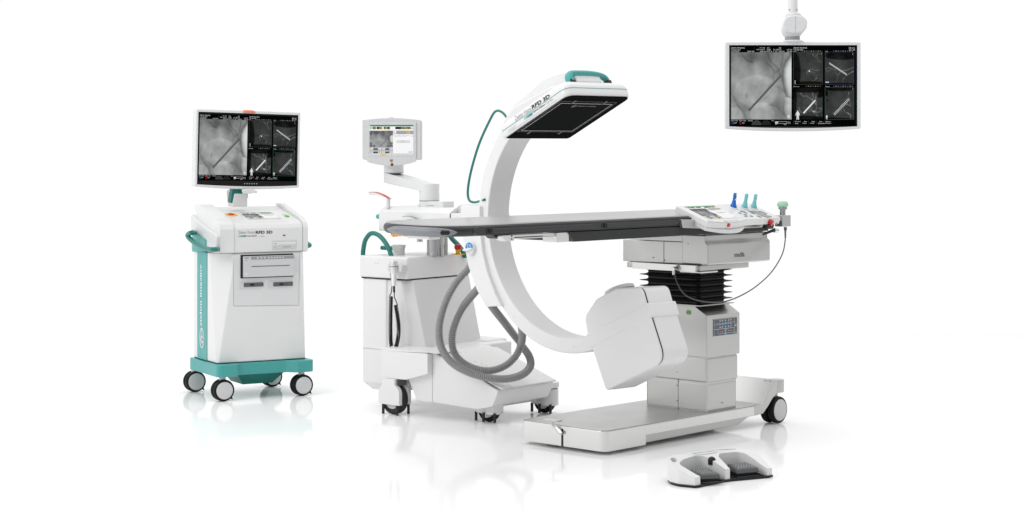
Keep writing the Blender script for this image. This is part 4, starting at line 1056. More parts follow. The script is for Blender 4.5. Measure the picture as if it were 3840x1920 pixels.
    hose([(840, 215, 10.22), (800, 275, 10.2), (725, 360, 10.2), (660, 470, 10.2), (615, 600, 10.2), (600, 720, 10.18), (622, 830, 10.14), (690, 920, 10.10), (800, 985, 10.06), (930, 1022, 10.04), (1060, 1032, 10.06), (1170, 1005, 10.10), (1228, 950, 10.16), (1228, 890, 10.2), (1190, 825, 10.24), (1130, 745, 10.25), (1050, 640, 10.2), (975, 545, 10.1), (930, 480, 10.06)])
    hose([(925, 340, 10.10), (860, 420, 10.17), (770, 530, 10.24), (712, 650, 10.24), (690, 750, 10.22), (705, 850, 10.2), (765, 920, 10.18), (850, 962, 10.16), (950, 975, 10.15), (1050, 945, 10.14), (1125, 880, 10.14), (1165, 800, 10.14), (1175, 720, 10.08), (1168, 660, 9.98), (1155, 620, 9.90)])


def WORLD_at(p, y):
    return WORLD.hit(p, 1, y)


# ================================================================ hand switch hanging on the machine
def hand_switch():
    M = MF; y = .055
    c = M.hit(cc(275, 220), 1, y)
    F = Frame(M.m @ Matrix.Translation((c.x, y, 0)))
    T = thing('hand_switch', F, 'steel hand switch in a white clip with a black coiled cable looping down', 'hand switch')
    def q(x, y_): return F.hit(cc(x, y_), 1, 0)
    a, b = q(190, 262), q(368, 185)
    part('holder', box(a.x, b.x, -.006, .043, a.z, b.z, .004), M_PALE, T, F)
    top, mid, bot = q(285, 128), q(285, 300), q(288, 445)
    r0 = (q(325, 150).x - q(248, 150).x) / 2
    grip = part('grip', lathe([(r0 * .55, bot.z - top.z), (r0 * .62, bot.z - top.z + .004), (r0 * .8, mid.z - top.z), (r0, q(0, 262).z - top.z), (r0, -.008), (r0 * .92, -.002), (r0 * .6, 0), (0, .0005)], (top.x, -.016, top.z), (0, 0, 1), 28), M_STEELL, T, F)
    part('grip_band', cyl((top.x, -.016, q(0, 188).z), (0, 0, 1), r0 * 1.05, .003), M_BLACK, grip, F)
    e = q(288, 530)
    part('cable_boot', cyl((e.x, -.016, e.z), (0, 0, 1), .0062, bot.z - e.z + .002, .001), M_BLACK, T, F)
    part('plug', join(cyl((q(243, 0).x, -.012, q(0, 350).z), (0, 0, 1), .0042, q(0, 185).z - q(0, 350).z), cyl((q(240, 0).x, -.012, q(0, 300).z), (0, 0, 1), .006, .012)), M_CHROME, T, F)

    def lead(pts): return tube(catmull([Vector((q(x, y_).x, -.014, q(x, y_).z)) for x, y_ in pts], 6), .0028, 10)

    def coil(pts):
        ax = resample(catmull([Vector((q(x, y_).x, -.012, q(x, y_).z)) for x, y_ in pts], 10), .0006); out = []
        for i, p in enumerate(ax):
            t = (ax[min(i + 3, len(ax) - 1)] - ax[max(i - 3, 0)]).normalized(); n = t.cross(Vector((0, 1, 0))).normalized(); b_ = t.cross(n); a_ = i * .0006 / .0062 * 2 * math.pi
            out.append(p + (n * math.cos(a_) + b_ * math.sin(a_)) * .0098)
        return tube(out, .0026, 6)
    part('coiled_cable', join(lead([(243, 345), (258, 430), (248, 530), (228, 575)]), coil([(243, 580), (238, 760), (236, 950), (238, 1120), (250, 1215)]), lead([(288, 525), (290, 590), (310, 640), (330, 690)]), coil([(303, 692), (322, 800), (338, 930), (338, 1060), (318, 1180), (300, 1230)])), M_BLACK, T, F, sharp=180, wn=False)


# ================================================================ operating table
TF_ = Frame.at((.27, 9.263, 0), 47)
HW = .283


def offset_ring(outl, inset):
    n = len(outl); out = []
    for i in range(n):
        a, b = Vector(outl[i - 1]), Vector(outl[(i + 1) % n]); d = (b - a).normalized(); nn = Vector((-d.y, d.x))
        out.append(Vector(outl[i]) + nn * inset)
    return out


def table():
    F = TF_
    T = thing('operating_table', F, 'long dark edged operating table on a steel column with black bellows and flat base', 'operating table')
    # base
    sh = fillet([(.277, -HW), (.277, HW), (-.037, HW), (-.037, -HW)], [0, 0, .05, .05], 8)
    bs_ = part('base', prism(sh, 2, .018, .117, .003), M_STEELL, T, F)
    part('base_deck', prism(fillet([(1.275, -HW + .004), (1.275, HW - .004), (-.032, HW - .004), (-.032, -HW + .004)], [0, 0, .047, .047], 8), 2, .1165, .1215, .0015), M_STEELD, bs_, F)
    part('base_beam', box(.2775, 1.20, -HW + .001, HW - .001, .066, .1163, .004), M_STEELL, bs_, F)
    part('base_skirt', prism([(.278, .020), (1.10, .026), (1.21, .0655), (.278, .0655)], 1, -HW + .035, HW - .035, .003), M_STEEL, bs_, F)
    ft = [(1.195, .0655), (1.275, .070), (1.322, .106), (1.365, .145), (1.405, .168), (1.408, .238), (1.394, .243), (1.276, .122), (1.19, .1165)]
    part('end_foot', prism(ft, 1, -HW, HW, .003), M_STEEL, bs_, F)
    for y in (-.245, .245):
        part('caster_turret', cyl((1.446, y, .166), (0, 0, 1), .045, .070, .004, 40), M_STEEL, bs_, F)
    part('turret_web', join(*[box(1.38, 1.43, y - .03, y + .03, .17, .235) for y in (-.245, .245)]), M_STEEL, bs_, F)
    w = twin_wheel(T, (1.425, -.245, .074), .073, .05, .0, .17, brake=False, disc=.80); copy_part(w, T, (1.425, .245, .074))
    for y in (-.19, .20):
        part('small_roller', join(cyl((.12, y - .026, .026), (0, 1, 0), .026, .020, .003), cyl((.12, y + .006, .026), (0, 1, 0), .026, .020, .003)), M_PALE, T, F)
    # brake pedal and its slot on the short end
    a, b = F.hit(bs(950, 452), 0, -.037), F.hit(bs(950, 705), 0, -.037)
    part('pedal_slot', box(-.0385, -.036, a.y - .006, a.y + .006, .018, a.z), M_BLACK, T, F)
    q = F.hits(bs((815, 300), (800, 385), (868, 455), (925, 515), (948, 515)), 0, -.05)
    pd = part('brake_pedal', tube([(p.x, p.y, p.z) for p in q], .0085, 4, 5e-1, (1, 0, 0)), M_STEEL, T, F)
    pl = F.hits(bs((705, 262), (938, 305)), 0, -.07)
    part('pedal_plate', prism(rrect(-.105, -.055, pl[1].y, pl[0].y, .02), 2, q[0].z - .002, q[0].z + .005, .002), M_STEEL, pd, F)
    # column, three sleeves
    cx0, cx1, cy0, cy1 = .811, 1.072, -.26, .15
    part('column_sleeve', box(cx0, cx1, cy0 + .004, cy1 - .004, .1205, .2705, .012), M_STEEL, T, F)
    part('column_sleeve', box(cx0 - .002, cx1 + .010, cy0 + .001, cy1, .272, .4035, .012), M_STEEL, T, F)
    up = [(cy0 - .001, .405), (cy0 - .001, .622), (-.19, .664), (-.19, .672), (cy1, .672), (cy1, .405)]
    part('column_core', box(cx0 + .002, cx1 - .004, cy0 + .006, cy1 - .006, .122, .62), M_STEEL, T, F)
    top = part('column_head', prism(up, 0, cx0 - .004, cx1 + .021, .010), M_STEEL, T, F)
    part('sleeve_seam', join(box(cx0 - .0012, cx0 + .004, cy0 + .19, cy0 + .1925, .122, .40)), M_SEAM, T, F)
    part('column_screw', join(*[cyl((cx0 - .001, cy0 + .197, z), (-1, 0, 0), .003, .0015, n=10) for z in (.165, .245, .315)], *[cyl((cx0 + .13, cy0 - .0, .16), (0, -1, 0), .003, .0015, n=10)]), M_INK, T, F)
    c = F.hit(c7(335, 940), 0, cx0 - .005)
    g = part('column_button', lathe([(.0115, 0), (.0115, .003), (.0095, .005), (0, .006)], c, (-1, 0, 0), 24), M_GREENB, T, F); part('button_ring', lathe([(.015, 0), (.015, .002), (.0118, .003), (.0118, 0)], c, (-1, 0, 0), 24), M_STEELD, g, F)
    # keypad
    q = F.hits(kp((325, 350), (1130, 255), (1125, 840), (318, 940)), 1, cy0 - .001)
    x0, x1 = (q[0].x + q[3].x) / 2, (q[1].x + q[2].x) / 2; z1, z0 = (q[0].z + q[1].z) / 2, (q[2].z + q[3].z) / 2
    key = part('keypad', prism(rrect(x0, x1, z0, z1, .003), 1, cy0 - .003, cy0 + .001), M_KEYPAD, T, F)
    s = Screen(key, F, (x0, cy0 - .003, z1), (1, 0, 0), (0, 0, 1), x1 - x0, z1 - z0, (0, -1, 0))
    s.frame_line(.004, .006, .996, .994, .0018, M_PALE, 'keypad_lines'); s.line([(.875, .006), (.875, .994)], .0024, M_PALE, name='keypad_lines'); s.line([(.0, .60), (.875, .60)], .002, M_PALE, name='keypad_lines')
    s.line([(.165, .60), (.165, .88)], .0016, M_PALE, name='keypad_lines'); s.line([(.165, .88), (.87, .88)], .0016, M_PALE, name='keypad_lines')
    for u0, u1 in ((.10, .18), (.19, .29), (.30, .41), (.42, .57)): s.poly([(u0, .36), (u1, .36), (u1, .24), (u0 + .025, .24)], M_KEYBLUE, name='keypad_icons')
    s.rect(.585, .22, .76, .275, M_KEYBLUE, name='keypad_icons'); s.rect(.59, .29, .79, .36, M_KEYBLUE, name='keypad_icons')
    s.rect(.455, .63, .53, .95, M_KEYBLUE, name='keypad_icons'); s.rect(.425, .61, .565, .66, M_KEYBLUE, .0022, name='keypad_icons'); s.rect(.44, .93, .55, .97, M_KEYBLUE, .0022, name='keypad_icons')
    for u, v in ((.26, .12), (.36, .12), (.49, .12), (.62, .12), (.72, .12), (.26, .49), (.36, .49), (.49, .49), (.62, .49), (.72, .49)):
        s.rect(u - .02, v - .008, u + .025, v + .03, M_INKW, .002, 'keypad_symbols'); s.rect(u - .03, v - .02, u - .01, v - .008, M_YELLOW, .002, 'keypad_symbols')
        s.rect(u - .025, v - .062, u + .03, v - .05, M_PALE, .002, 'keypad_symbols')
    for u, v in ((.03, .30), (.80, .24)): s.rect(u, v, u + .055, v + .04, M_YELLOW, .002, 'keypad_symbols')
    for u, v in ((.04, .19), (.80, .15), (.04, .72)): s.rect(u, v, u + .02, v + .022, M_RED, .002, 'keypad_symbols')
    for u, m in ((.27, M_RED), (.36, M_YELLOW), (.62, M_YELLOW), (.72, M_YELLOW), (.82, M_YELLOW)): s.rect(u - .015, .72, u + .02, .75, m, .002, 'keypad_symbols'); s.rect(u - .015, .765, u + .02, .785, M_PALE, .002, 'keypad_symbols')
    s.frame_line(.07, .75, .105, .82, .0014, M_RED, 'keypad_symbols'); s.frame_line(.235, .69, .30, .84, .0012, M_RED, 'keypad_symbols')
    s.poly([(.935 + .028 * math.cos(R(22.5 + 45 * k)), .115 + .055 * math.sin(R(22.5 + 45 * k))) for k in range(8)], M_RED, name='keypad_symbols')
    s.rect(.915, .28, .95, .37, M_GREENB, .002, 'keypad_symbols'); s.rect(.91, .45, .96, .52, M_INKW, .002, 'keypad_symbols'); s.rect(.905, .58, .92, .61, M_RED, .002, 'keypad_symbols'); s.rect(.905, .73, .92, .75, M_GREENB, .002, 'keypad_symbols')
    s.line(arc(.935, .89, .022, .045, 0, 360), .0014, M_INKW, name='keypad_symbols')
    s.flush()
    # bellows
    bx0, bx1, by0, by1, z0, z1 = .80, 1.035, -.215, .14, .672, .852
    rings = []; N = 6; H = (z1 - z0) / N
    for k in range(N):
        for f, ins in ((0, .0), (.08, .004), (.16, .022), (.30, .030), (.55, .032), (.78, .028), (.90, .010), (.96, .001)):
            i = ins - .028; rings.append([(x, y, z0 + H * (k + f)) for x, y in rrect(bx0 + i, bx1 - i, by0 + i, by1 - i, .022 if ins > .015 else .014, 4)])
    part('bellows', loft(rings), M_BELLOWS, T, F, sharp=50)
    part('bellows_plate', box(bx0 - .03, bx1 + .03, by0 - .03, by1 + .03, .6725, .6775), M_STEELD, T, F)
    # head: flange plate, housing, wing
    part('head_flange', box(.785, 1.212, -.235, .26, .853, .8835, .005), M_STEEL, T, F)
    part('flange_skirt', join(box(.782, .93, -.24, -.10, .842, .8525, .004), box(.76, .784, -.22, .20, .850, .8832)), M_STEELL, T, F)
    part('head_housing', box(.795, 1.35, -.27, .295, .8845, 1.003, .005), M_STEEL, T, F)
    hd = [(-.272, .886), (-.272, .993), (-.255, 1.010), (-.255, 1.042), (-.10, 1.042), (-.10, .886)]
    wing = part('head_wing', prism([(a - .006, b) for a, b in hd], 0, .793, 1.348, .008), M_STEEL, T, F)
    part('head_neck', box(.80, 1.33, -.24, .25, 1.0032, 1.046), M_STEEL, T, F)
    part('housing_seam', box(.7935, .796, .013, .0155, .886, 1.002), M_SEAM, T, F)
    part('housing_screw', join(*[cyl(F.hit(c7(*p), 0, .794), (-1, 0, 0), .0032, .0015, n=10) for p in ((333, 467), (168, 580), (93, 562))]), M_INK, T, F)
    def lp(x, y): return F.hit(hb(x, y), 1, -.2785)
    a, b = lp(765, 322), lp(952, 315)
    part('lettering', text('medifa', a, (1, 0, 0), (0, 0, 1), .026, b.x - a.x, .01), M_INK, wing, F, wn=False)
    part('lettering', text('simplify today', lp(775, 355), (1, 0, 0), (0, 0, 1), .007, (b.x - a.x) * .94), M_INKW, wing, F, wn=False)
    bm = bmesh.new(); bm.faces.new([bm.verts.new(v) for v in F.hits(hb((790, 230), (818, 248), (860, 262), (815, 256)), 1, -.2788)])
    part('leaf_mark', bm, M_LIME, wing, F, wn=False)
    # tabletop: carbon shell with a bull-nosed edge, grey pad
    XR = 1.36; yn, yf = -.266, .262
    ol = [(XR, yn), (.6, yn), (0, yn), (-.6, yn), (-.88, yn), (-.96, yn + .004), (-1.03, yn + .022), (-1.075, yn + .055), (-1.105, yn + .10), (-1.120, yn + .16), (-1.124, yn + .22), (-1.122, yn + .30), (-1.112, yn + .36), (-1.09, yn + .42), (-1.05, yn + .47), (-.99, yf - .01), (-.92, yf), (-.6, yf), (0, yf), (.6, yf), (XR, yf)]
    ol = ol[::-1]
    ol = [Vector(p) for p in ol]
    def up_z(y): return .0085 * (y - yn) / (yf - yn)
    prof = [(.055, 1.094), (.030, 1.0945), (.012, 1.099), (.003, 1.107), (.0, 1.117), (.001, 1.128), (.006, 1.137), (.014, 1.143)]
    def ringz(inset, z): return [(p.x, p.y, z + up_z(p.y)) for p in offset_in(ol, inset)]
    shell = part('tabletop', loft([ringz(i, z) for i, z in prof]), M_CARBON, T, F, sharp=50)
    part('mattress', loft([ringz(i, z) for i, z in ((.012, 1.1425), (.014, 1.1455), (.022, 1.1475), (.05, 1.149))]), M_PAD, T, F, sharp=50)
    # lower rail box on the near side
    q = flat(F.hits(rail((565, 386), (668, 540)), 1, yn), 1)
    lowb = [(q[0][0], 1.0945), (q[1][0], 1.046), (XR - .01, 1.046), (XR - .01, 1.0945)]
    part('rail_box', prism(lowb, 1, yn + .002, yf - .04, .003), M_CARBON, T, F)
    # side panels with grips
    sp = F.hits(lev((2140, 845), (2140, 1045)), 1, yn)
    xg = sp[0].x
    sf = fillet([(xg + .03, 1.098), (xg + .005, 1.108), (xg, 1.118), (xg + .008, 1.132), (xg + .03, 1.138), (XR - .05, 1.138), (XR - .05, 1.098)], [.01, .01, .01, .01, .01, 0, 0])
    part('side_panel', prism(sf, 1, yn - .002, yn + .004, .001), M_CARBONM, T, F)
    def grip(xa, xb):
        g_ = part('side_grip', prism(rrect(xa, xb, 1.106, 1.128, .006), 1, yn - .010, yn - .001, .004), M_CARBONM, T, F)
        part('grip_pocket', prism(rrect(xa - .034, xa + .002, 1.105, 1.129, .008), 1, yn - .0032, yn - .001), M_BLACK, g_, F)
        part('grip_latch', box(xa - .016, xa - .002, yn - .008, yn - .0033, 1.109, 1.126, .003), M_BLACK, g_, F)
    xa = F.hit(t1(1420, 520), 1, yn).x; xb = F.hit(rail(950, 300), 1, yn).x; grip(xa, xb)
    xa = F.hit(rail(1165, 280), 1, yn).x; grip(xa, XR - .1)
    # end panel: pale oval that follows the curved end
    s_ = [p for p in ol if p.x < -.86 and p.y < .16 and p.y > yn - .01]; s_.sort(key=lambda p: (p.y, -p.x))
    s_ = catmull([Vector((p.x, p.y, 0)) for p in s_], 14)
    def endpatch(y0_, y1_, zlo, zhi, out_, name, m, parent=T, ex=3.0):
        pts_ = [p for p in s_ if y0_ <= p.y <= y1_ and p.x < -.985]; n_ = len(pts_); rings_ = []
        for k, p in enumerate(pts_):
            d_ = (pts_[min(k + 1, n_ - 1)] - pts_[max(k - 1, 0)]).normalized(); nn = Vector((-d_.y, d_.x, 0)); t_ = k / (n_ - 1); e_ = (1 - abs(2 * t_ - 1) ** ex) ** .5 if 0 < t_ < 1 else .05
            zc_, hz = (zlo + zhi) / 2 + up_z(p.y), (zhi - zlo) / 2 * e_
            sec_ = []
            for fz, off in ((-1, out_ - .007), (-.8, out_ - .003), (-.4, out_), (.4, out_), (.8, out_ - .003), (1, out_ - .007)):
                sec_.append(p + nn * off + Vector((0, 0, zc_ + fz * hz)))
            sec_ += [p - nn * .012 + Vector((0, 0, zc_ + hz)), p - nn * .012 + Vector((0, 0, zc_ - hz))]
            rings_.append(sec_)
        return part(name, loft(rings_), m, parent, F, sharp=60)
    ep = endpatch(yn + .018, .12, 1.095, 1.137, .0045, 'end_panel', M_CARBONL)
    endpatch(yn + .055, .085, 1.102, 1.128, .010, 'end_grip', M_CARBONL, ep, 8)
    endpatch(yn + .034, yn + .064, 1.104, 1.126, .0115, 'grip_pocket', M_BLACK, ep, 9)
    # accessory rail and blocks under the near edge
    a, b = F.hit(t1(1680, 600), 1, yn + .03), F.hit(rail(380, 430), 1, yn + .03)
    part('accessory_rail', join(box(a.x - .05, b.x + .05, yn + .02, yn + .03, 1.082, 1.0935, .002), box(a.x - .05, b.x + .05, yn + .015, yn + .028, 1.073, 1.0785, .002)), M_STEELL, T, F)
    q = F.hits(rail((375, 420), (570, 545)), 1, yn + .01)
    part('rail_block', box(q[0].x, q[1].x, yn + .008, yn + .10, q[1].z, 1.0942, .003), M_STEELL, T, F)
    q = F.hits(t1((1530, 585), (1680, 655)), 1, yn + .02)
    part('rail_clamp', prism(fillet([(q[0].x, 1.094), (q[0].x, 1.083), (q[0].x + .03, q[1].z), (q[1].x, q[1].z), (q[1].x, 1.094)], .003), 1, yn + .008, yn + .06, .002), M_STEELL, T, F)
    part('clamp_screw', join(*[cyl((q[1].x - .018, yn + .008, z), (0, -1, 0), .0035, .002, n=12) for z in (q[1].z + .010, q[1].z + .024)]), M_INK, T, F)
    q = F.hits(t1((1430, 590), (1528, 625)), 1, yn + .05)
    part('clamp_pad', prism([(q[0].x, 1.094), (q[0].x + .025, q[1].z), (q[1].x, q[1].z), (q[1].x, 1.094)], 1, yn + .04, yn + .10, .002), M_BLACK, T, F)
    # head-end bracket below the curved end
    q = F.hits(lev((985, 1085), (1410, 1122)), 0, -1.0)
    part('end_bracket', box(-1.04, -.97, min(q[0].y, q[1].y), max(q[0].y, q[1].y), q[1].z, q[1].z + .016, .003), M_STEELL, T, F)
    c = F.hit(lev(1118, 1172), 0, -1.0)
    part('bracket_knob', lathe([(.0, 0), (.013, 0), (.014, .003), (.014, .018), (.008, .020), (.008, .03)], (-1.005, c.y, c.z), (0, 0, 1)), M_CHROME, T, F)
    # plug sockets on the flange
    c = F.hit(pan(190, 1080), 0, .784)
    part('socket', join(lathe([(.013, 0), (.013, .004), (.009, .005), (.009, .001)], (.760, c.y, c.z), (-1, 0, 0), 20)), M_STEELD, T, F)


def offset_in(ol, inset):
    n = len(ol); out = []
    for i in range(n):
        a, b, p = ol[i - 1], ol[(i + 1) % n], ol[i]
        d1 = (p - a).normalized(); d2 = (b - p).normalized(); n1 = Vector((-d1.y, d1.x)); n2 = Vector((-d2.y, d2.x))
        m_ = (n1 + n2)
        m_ = m_ / max(m_.length_squared / 2, .2) if m_.length > 1e-6 else n1
        out.append(p + m_ * inset)
    c = sum((p for p in ol), Vector((0, 0))) / n
    if sum((o - c).length for o in out) > sum((p - c).length for p in ol): return offset_in(ol, -inset) if inset > 0 else out
    return out


# ================================================================ control panel clipped to the table rail
def control_panel():
    T0 = TF_
    yv = -.37
    c = T0.hit(pan(515, 465), 1, yv)
    P = Frame(T0.m @ Matrix.Translation((c.x, yv, c.z)) @ Matrix.Rotation(R(20.5), 4, 'X'))
    T = thing('control_panel', P, 'tilted white console with a touch screen and three joysticks clipped to the table side', 'control panel')
    def q(x, y, z=0): return P.hit(pan(x, y), 2, z)
    tl, tr, br, bl = q(125, 240), q(715, 250), q(1065, 455), q(515, 465)
    x0, x1 = (tl.x + bl.x) / 2, (tr.x + br.x) / 2; y1 = (tl.y + tr.y) / 2; y0 = 0
    xm = (x0 + x1) / 2; hw = (x1 - x0) / 2
    n = 12
    fr = [(x0 + (x1 - x0) * k / n, -.030 * (1 - ((x0 + (x1 - x0) * k / n - xm) / hw) ** 2)) for k in range(n + 1)]
    body = [(x0, y1)] + [(x, y - .004) for x, y in fr] + [(x1, y1)]
    sc_ = part('screen_console', prism(body, 2, -.034, .0, .004), M_WHITE, T, P)
    fr2 = [(x0 + (x1 - x0) * k / n, -.004 - .052 * (1 - ((x0 + (x1 - x0) * k / n - xm) / hw) ** 2)) for k in range(n + 1)]
    part('console_underside', prism([(x0 + .003, y1 * .8)] + fr2 + [(x1 - .003, y1 * .8)], 2, -.052, -.0345, .004), M_WHITE2, sc_, P)
    part('front_lip', prism([(x0 + .012, .012)] + [(min(max(x, x0 + .012), x1 - .004), y - .004) for x, y in fr] + [(x1 - .004, .012)], 2, .0, .004, .002), M_WHITE2, sc_, P)
    a, b, c2_, d = q(250, 262), q(683, 265), q(970, 440), q(520, 442)
    sx0, sx1, sy1, sy0 = (a.x + d.x) / 2, (b.x + c2_.x) / 2, (a.y + b.y) / 2, (c2_.y + d.y) / 2
    s = Screen(sc_, P, (sx0, sy1, .0003), (1, 0, 0), (0, 1, 0), sx1 - sx0, sy1 - sy0, (0, 0, 1)); touch_panel(s); s.flush()
    a = q(783, 468, .005)
    part('radiation_label', box(a.x, a.x + .022, a.y - .004, a.y + .012, .004, .0052), M_YELLOW, sc_, P)
    a = q(850, 466, .0052); b = q(975, 464, .0052)
    part('lettering', text('ziehm imaging', (a.x, a.y, .0054), (1, 0, 0), (0, 1, 0), .012, b.x - a.x), M_INKG, sc_, P, wn=False)
    c = P.hit(pan(828, 520), 1, -.034)
    part('stop_button', lathe([(.009, 0), (.0105, .006), (.0095, .009), (0, .0095)], (c.x, -.030, -.012), (0, -1, 0)), M_RED, sc_, P)
    # joystick console beside it
    tr2, br2 = q(1275, 265), q(1548, 450)
    jx0, jx1 = x1 + .004, (tr2.x + br2.x) / 2
    jb = part('joystick_console', prism(fillet([(jx0, y1), (jx0, .0), (jx1, .0), (jx1, y1)], .006), 2, -.036, -.0, .004), M_WHITE, T, P)
    gx = q(1205, 415).x
    part('console_seam', join(box(x1 + .0002, jx0 - .0002, .005, y1 - .002, -.03, -.004), box(q(1110, 340).x, q(1110, 340).x + .0012, .02, y1 - .02, -.001, .0005)), M_GREY, T, P)
    keys = [(1005, 332), (1035, 340), (1055, 352), (980, 355), (1058, 378), (1060, 400), (1135, 398), (1110, 332), (1135, 335), (1170, 336), (1205, 337), (1240, 336), (1275, 340), (1150, 355), (1165, 358), (1300, 352), (1320, 362), (1230, 398), (1250, 405), (1385, 400)]
    part('key', join(*[prism(rrect(q(x, y).x - .011, q(x, y).x + .011, q(x, y).y - .008, q(x, y).y + .008, .004), 2, -.001, .0025, .0008) for x, y in keys]), M_GREY, jb, P)
    a, b = q(1245, 365), q(1300, 385)
    part('dial', join(cyl((a.x, a.y, -.001), (0, 0, 1), .026, .0035, .001), cyl((b.x, b.y - .008, -.001), (0, 0, 1), .026, .0042, .001)), M_GREY, jb, P)

    up = (P.inv.to_3x3() @ Vector((.10, .08, 1))).normalized()
    def stick(px, tip, m, buttons):
        o_ = P.hit(pan(*px), 2, .004); up_w = Vector((0, 0, 1))
        # the stick leans so that its tip lies on the sight line, at the same distance along the rail
        pl_ = P.m @ o_; tipw = WORLD.hit(pan(*tip), 1, pl_.y); tl_ = P.inv @ tipw; d_ = (tl_ - o_); L_ = d_.length
        bt = part('joystick', lathe([(.0195, 0), (.018, .006), (.0125, .020), (.0102, .032), (.0090, L_ * .5), (.0096, L_ * .8), (.0096, L_ - .006), (.0075, L_ - .0015), (0, L_)], o_, d_, 22), m, T, P)
        part('joystick_boot', lathe([(.028, 0), (.027, .006), (.021, .010), (0, .011)], (o_.x, o_.y, -.004), (0, 0, 1)), M_WHITE2, bt, P)
        for f in buttons:
            cpt = o_ + d_ * f; side = (P.inv.to_3x3() @ Vector((.75, -.66, 0))); part('thumb_button', lathe([(.0048, 0), (.0048, .002), (.003, .004), (0, .0045)], cpt + side * .0072, side, 14), M_INKW, bt, P)
    stick((893, 275), (923, 82), M_BLUE, (.53, .86)); stick((1042, 278), (1078, 92), M_AQUA, ()); stick((1165, 280), (1200, 98), M_AQUA, (.50, .84))
    # red rotary stop at the front edge
    c = P.hit(pan(1385, 500), 1, -.0)
    kn = part('stop_knob', lathe([(.010, -.006), (.014, .0), (.016, .004), (.016, .018), (.0145, .021), (0, .0215)], (c.x - .012, .0, -.020), (.25, -1, -.1), 28), M_RED, T, P)
    part('knob_mount', box(c.x - .032, c.x + .040, -.004, .02, -.062, -.037, .003), M_BLACK, T, P)
    part('socket_disc', lathe([(.007, 0), (.007, .001), (0, .0012)], P.hit(pan(1475, 498), 1, -.0005), (0, -1, 0), 16), M_GREY, jb, P)
    # clamp lever below
    lv = [Vector(P.inv @ WORLD.hit(pan(*p), 1, (P.m @ Vector((c.x, 0, 0))).y)) for p in ((1285, 645), (1340, 622), (1400, 598), (1460, 575))]
    part('clamp_lever', tube(lv, [.005, .007, .008, .009], 10), M_BLACK, T, P)
    part('clamp_knob', cyl(lv[-1] + Vector((-.01, .0, -.004)), (1, -.3, 0), .013, .026, .003), M_STEELL, T, P)
    # flat bracket to the table rail
    q_ = T0.hits(c7((278, 300), (420, 300), (420, 362), (290, 358)), 1, -.285)
    B = prism(flat(q_, 1), 1, -.292, -.270, .002); B.transform(T0.m)
    part('rail_bracket', B, M_STEEL, T, WORLD)
    xs = [T0.inv @ (P.m @ Vector((x, .06, -.04))) for x in (x0 + .1, jx1 - .05)]
    B = box(xs[0].x, xs[1].x, -.30, -.268, xs[0].z - .035, xs[0].z + .005, .003); B.transform(T0.m)
    part('rail_bracket', B, M_STEEL, T, WORLD)


# ================================================================ push button box on the table end, its cable plugged into the column
def push_button():
    y = -.33
    c = TF_.hit(c7(1010, 350), 1, y)
    F = Frame(TF_.m @ Matrix.Translation((c.x, y, 0)))
    T = thing('push_button_box', F, 'steel box with a mint green mushroom button and a thin dark cable hanging down', 'push button')
    def q(x, y_, yy=0): return F.hit(p2(x, y_), 1, yy)
    a, b = q(992, 970), q(1198, 685)
    part('box_case', box(a.x, b.x, .0, .05, a.z, b.z, .003), M_STEEL, T, F)
    a2, b2 = q(780, 835), q(985, 690)
    part('box_bracket', box(a2.x, a.x - .001, .01, .04, a2.z, b2.z, .002), M_STEELL, T, F)
    cx = (a.x + b.x) / 2 - .006; zt = b.z
    kn = part('button_stem', lathe([(.016, 0), (.016, q(0, 610).z - zt), (.0245, q(0, 595).z - zt), (.025, q(0, 530).z - zt)], (cx, .022, zt), (0, 0, 1), 32), M_CHROME, T, F)
    z0, z1 = q(0, 527).z, q(0, 388).z; h = z1 - z0
    part('button_cap', lathe([(.026, 0), (.031, .001), (.0315, h * .35), (.030, h * .6), (.025, h * .88), (.018, h * .98), (0, h)], (cx, .022, z0), (0, 0, 1), 36), M_MINT, T, F)
    w_ = [WORLD.hit(p2(1068, 985), 1, F.w((0, .02, 0)).y)]
    yb = F.w((0, .02, 0)).y
    ye = TF_.w((.74, -.05, 0)).y
    pe = TF_.w(TF_.hit(c7(236, 642), 0, .742))
    pts = [(1003, 362), (1003, 430), (985, 530), (930, 632), (860, 712), (760, 790), (640, 850), (540, 872), (430, 865), (340, 838), (285, 790), (250, 720), (238, 660), (237, 640)]
    n = len(pts); qs = []
    for i, p in enumerate(pts):
        t = sstep(0, 7, i); dn = TF_.w((.74, -.38, 0)).y; qs.append(WORLD.hit(c7(*p), 1, yb + (dn - yb) * t + (pe.y - dn) * sstep(8.5, 12, i)))
    pe = TF_.hit(c7(236, 642), 0, .742); qs[-1] = TF_.w(pe); pe2 = TF_.hit(c7(238, 668), 0, .742); qs[-2] = TF_.w(pe2)
    part('cable', tube(catmull(qs, 8), .0034, 10), M_DGREY, T, WORLD, wn=False)
    bt = qs[0]
    part('cable_boot', lathe([(.0085, 0), (.0085, -.016), (.005, -.018), (.0068, -.022), (.004, -.026), (.0064, -.031), (.004, -.036), (.006, -.041), (.0038, -.046), (.0055, -.052), (.0034, -.060)], F.inv @ WORLD.hit(c7(1003, 352), 1, yb), (0, 0, 1), 14), M_DGREY, T, F)
    B = join(cyl((pe.x - .012, pe.y, pe.z), (1, 0, 0), .012, .035, .002), cyl((pe.x - .004, pe.y, pe.z - .03), (0, 0, 1), .008, .03, .001)); B.transform(TF_.m)
    part('cable_plug', B, M_STEELL, T, WORLD)


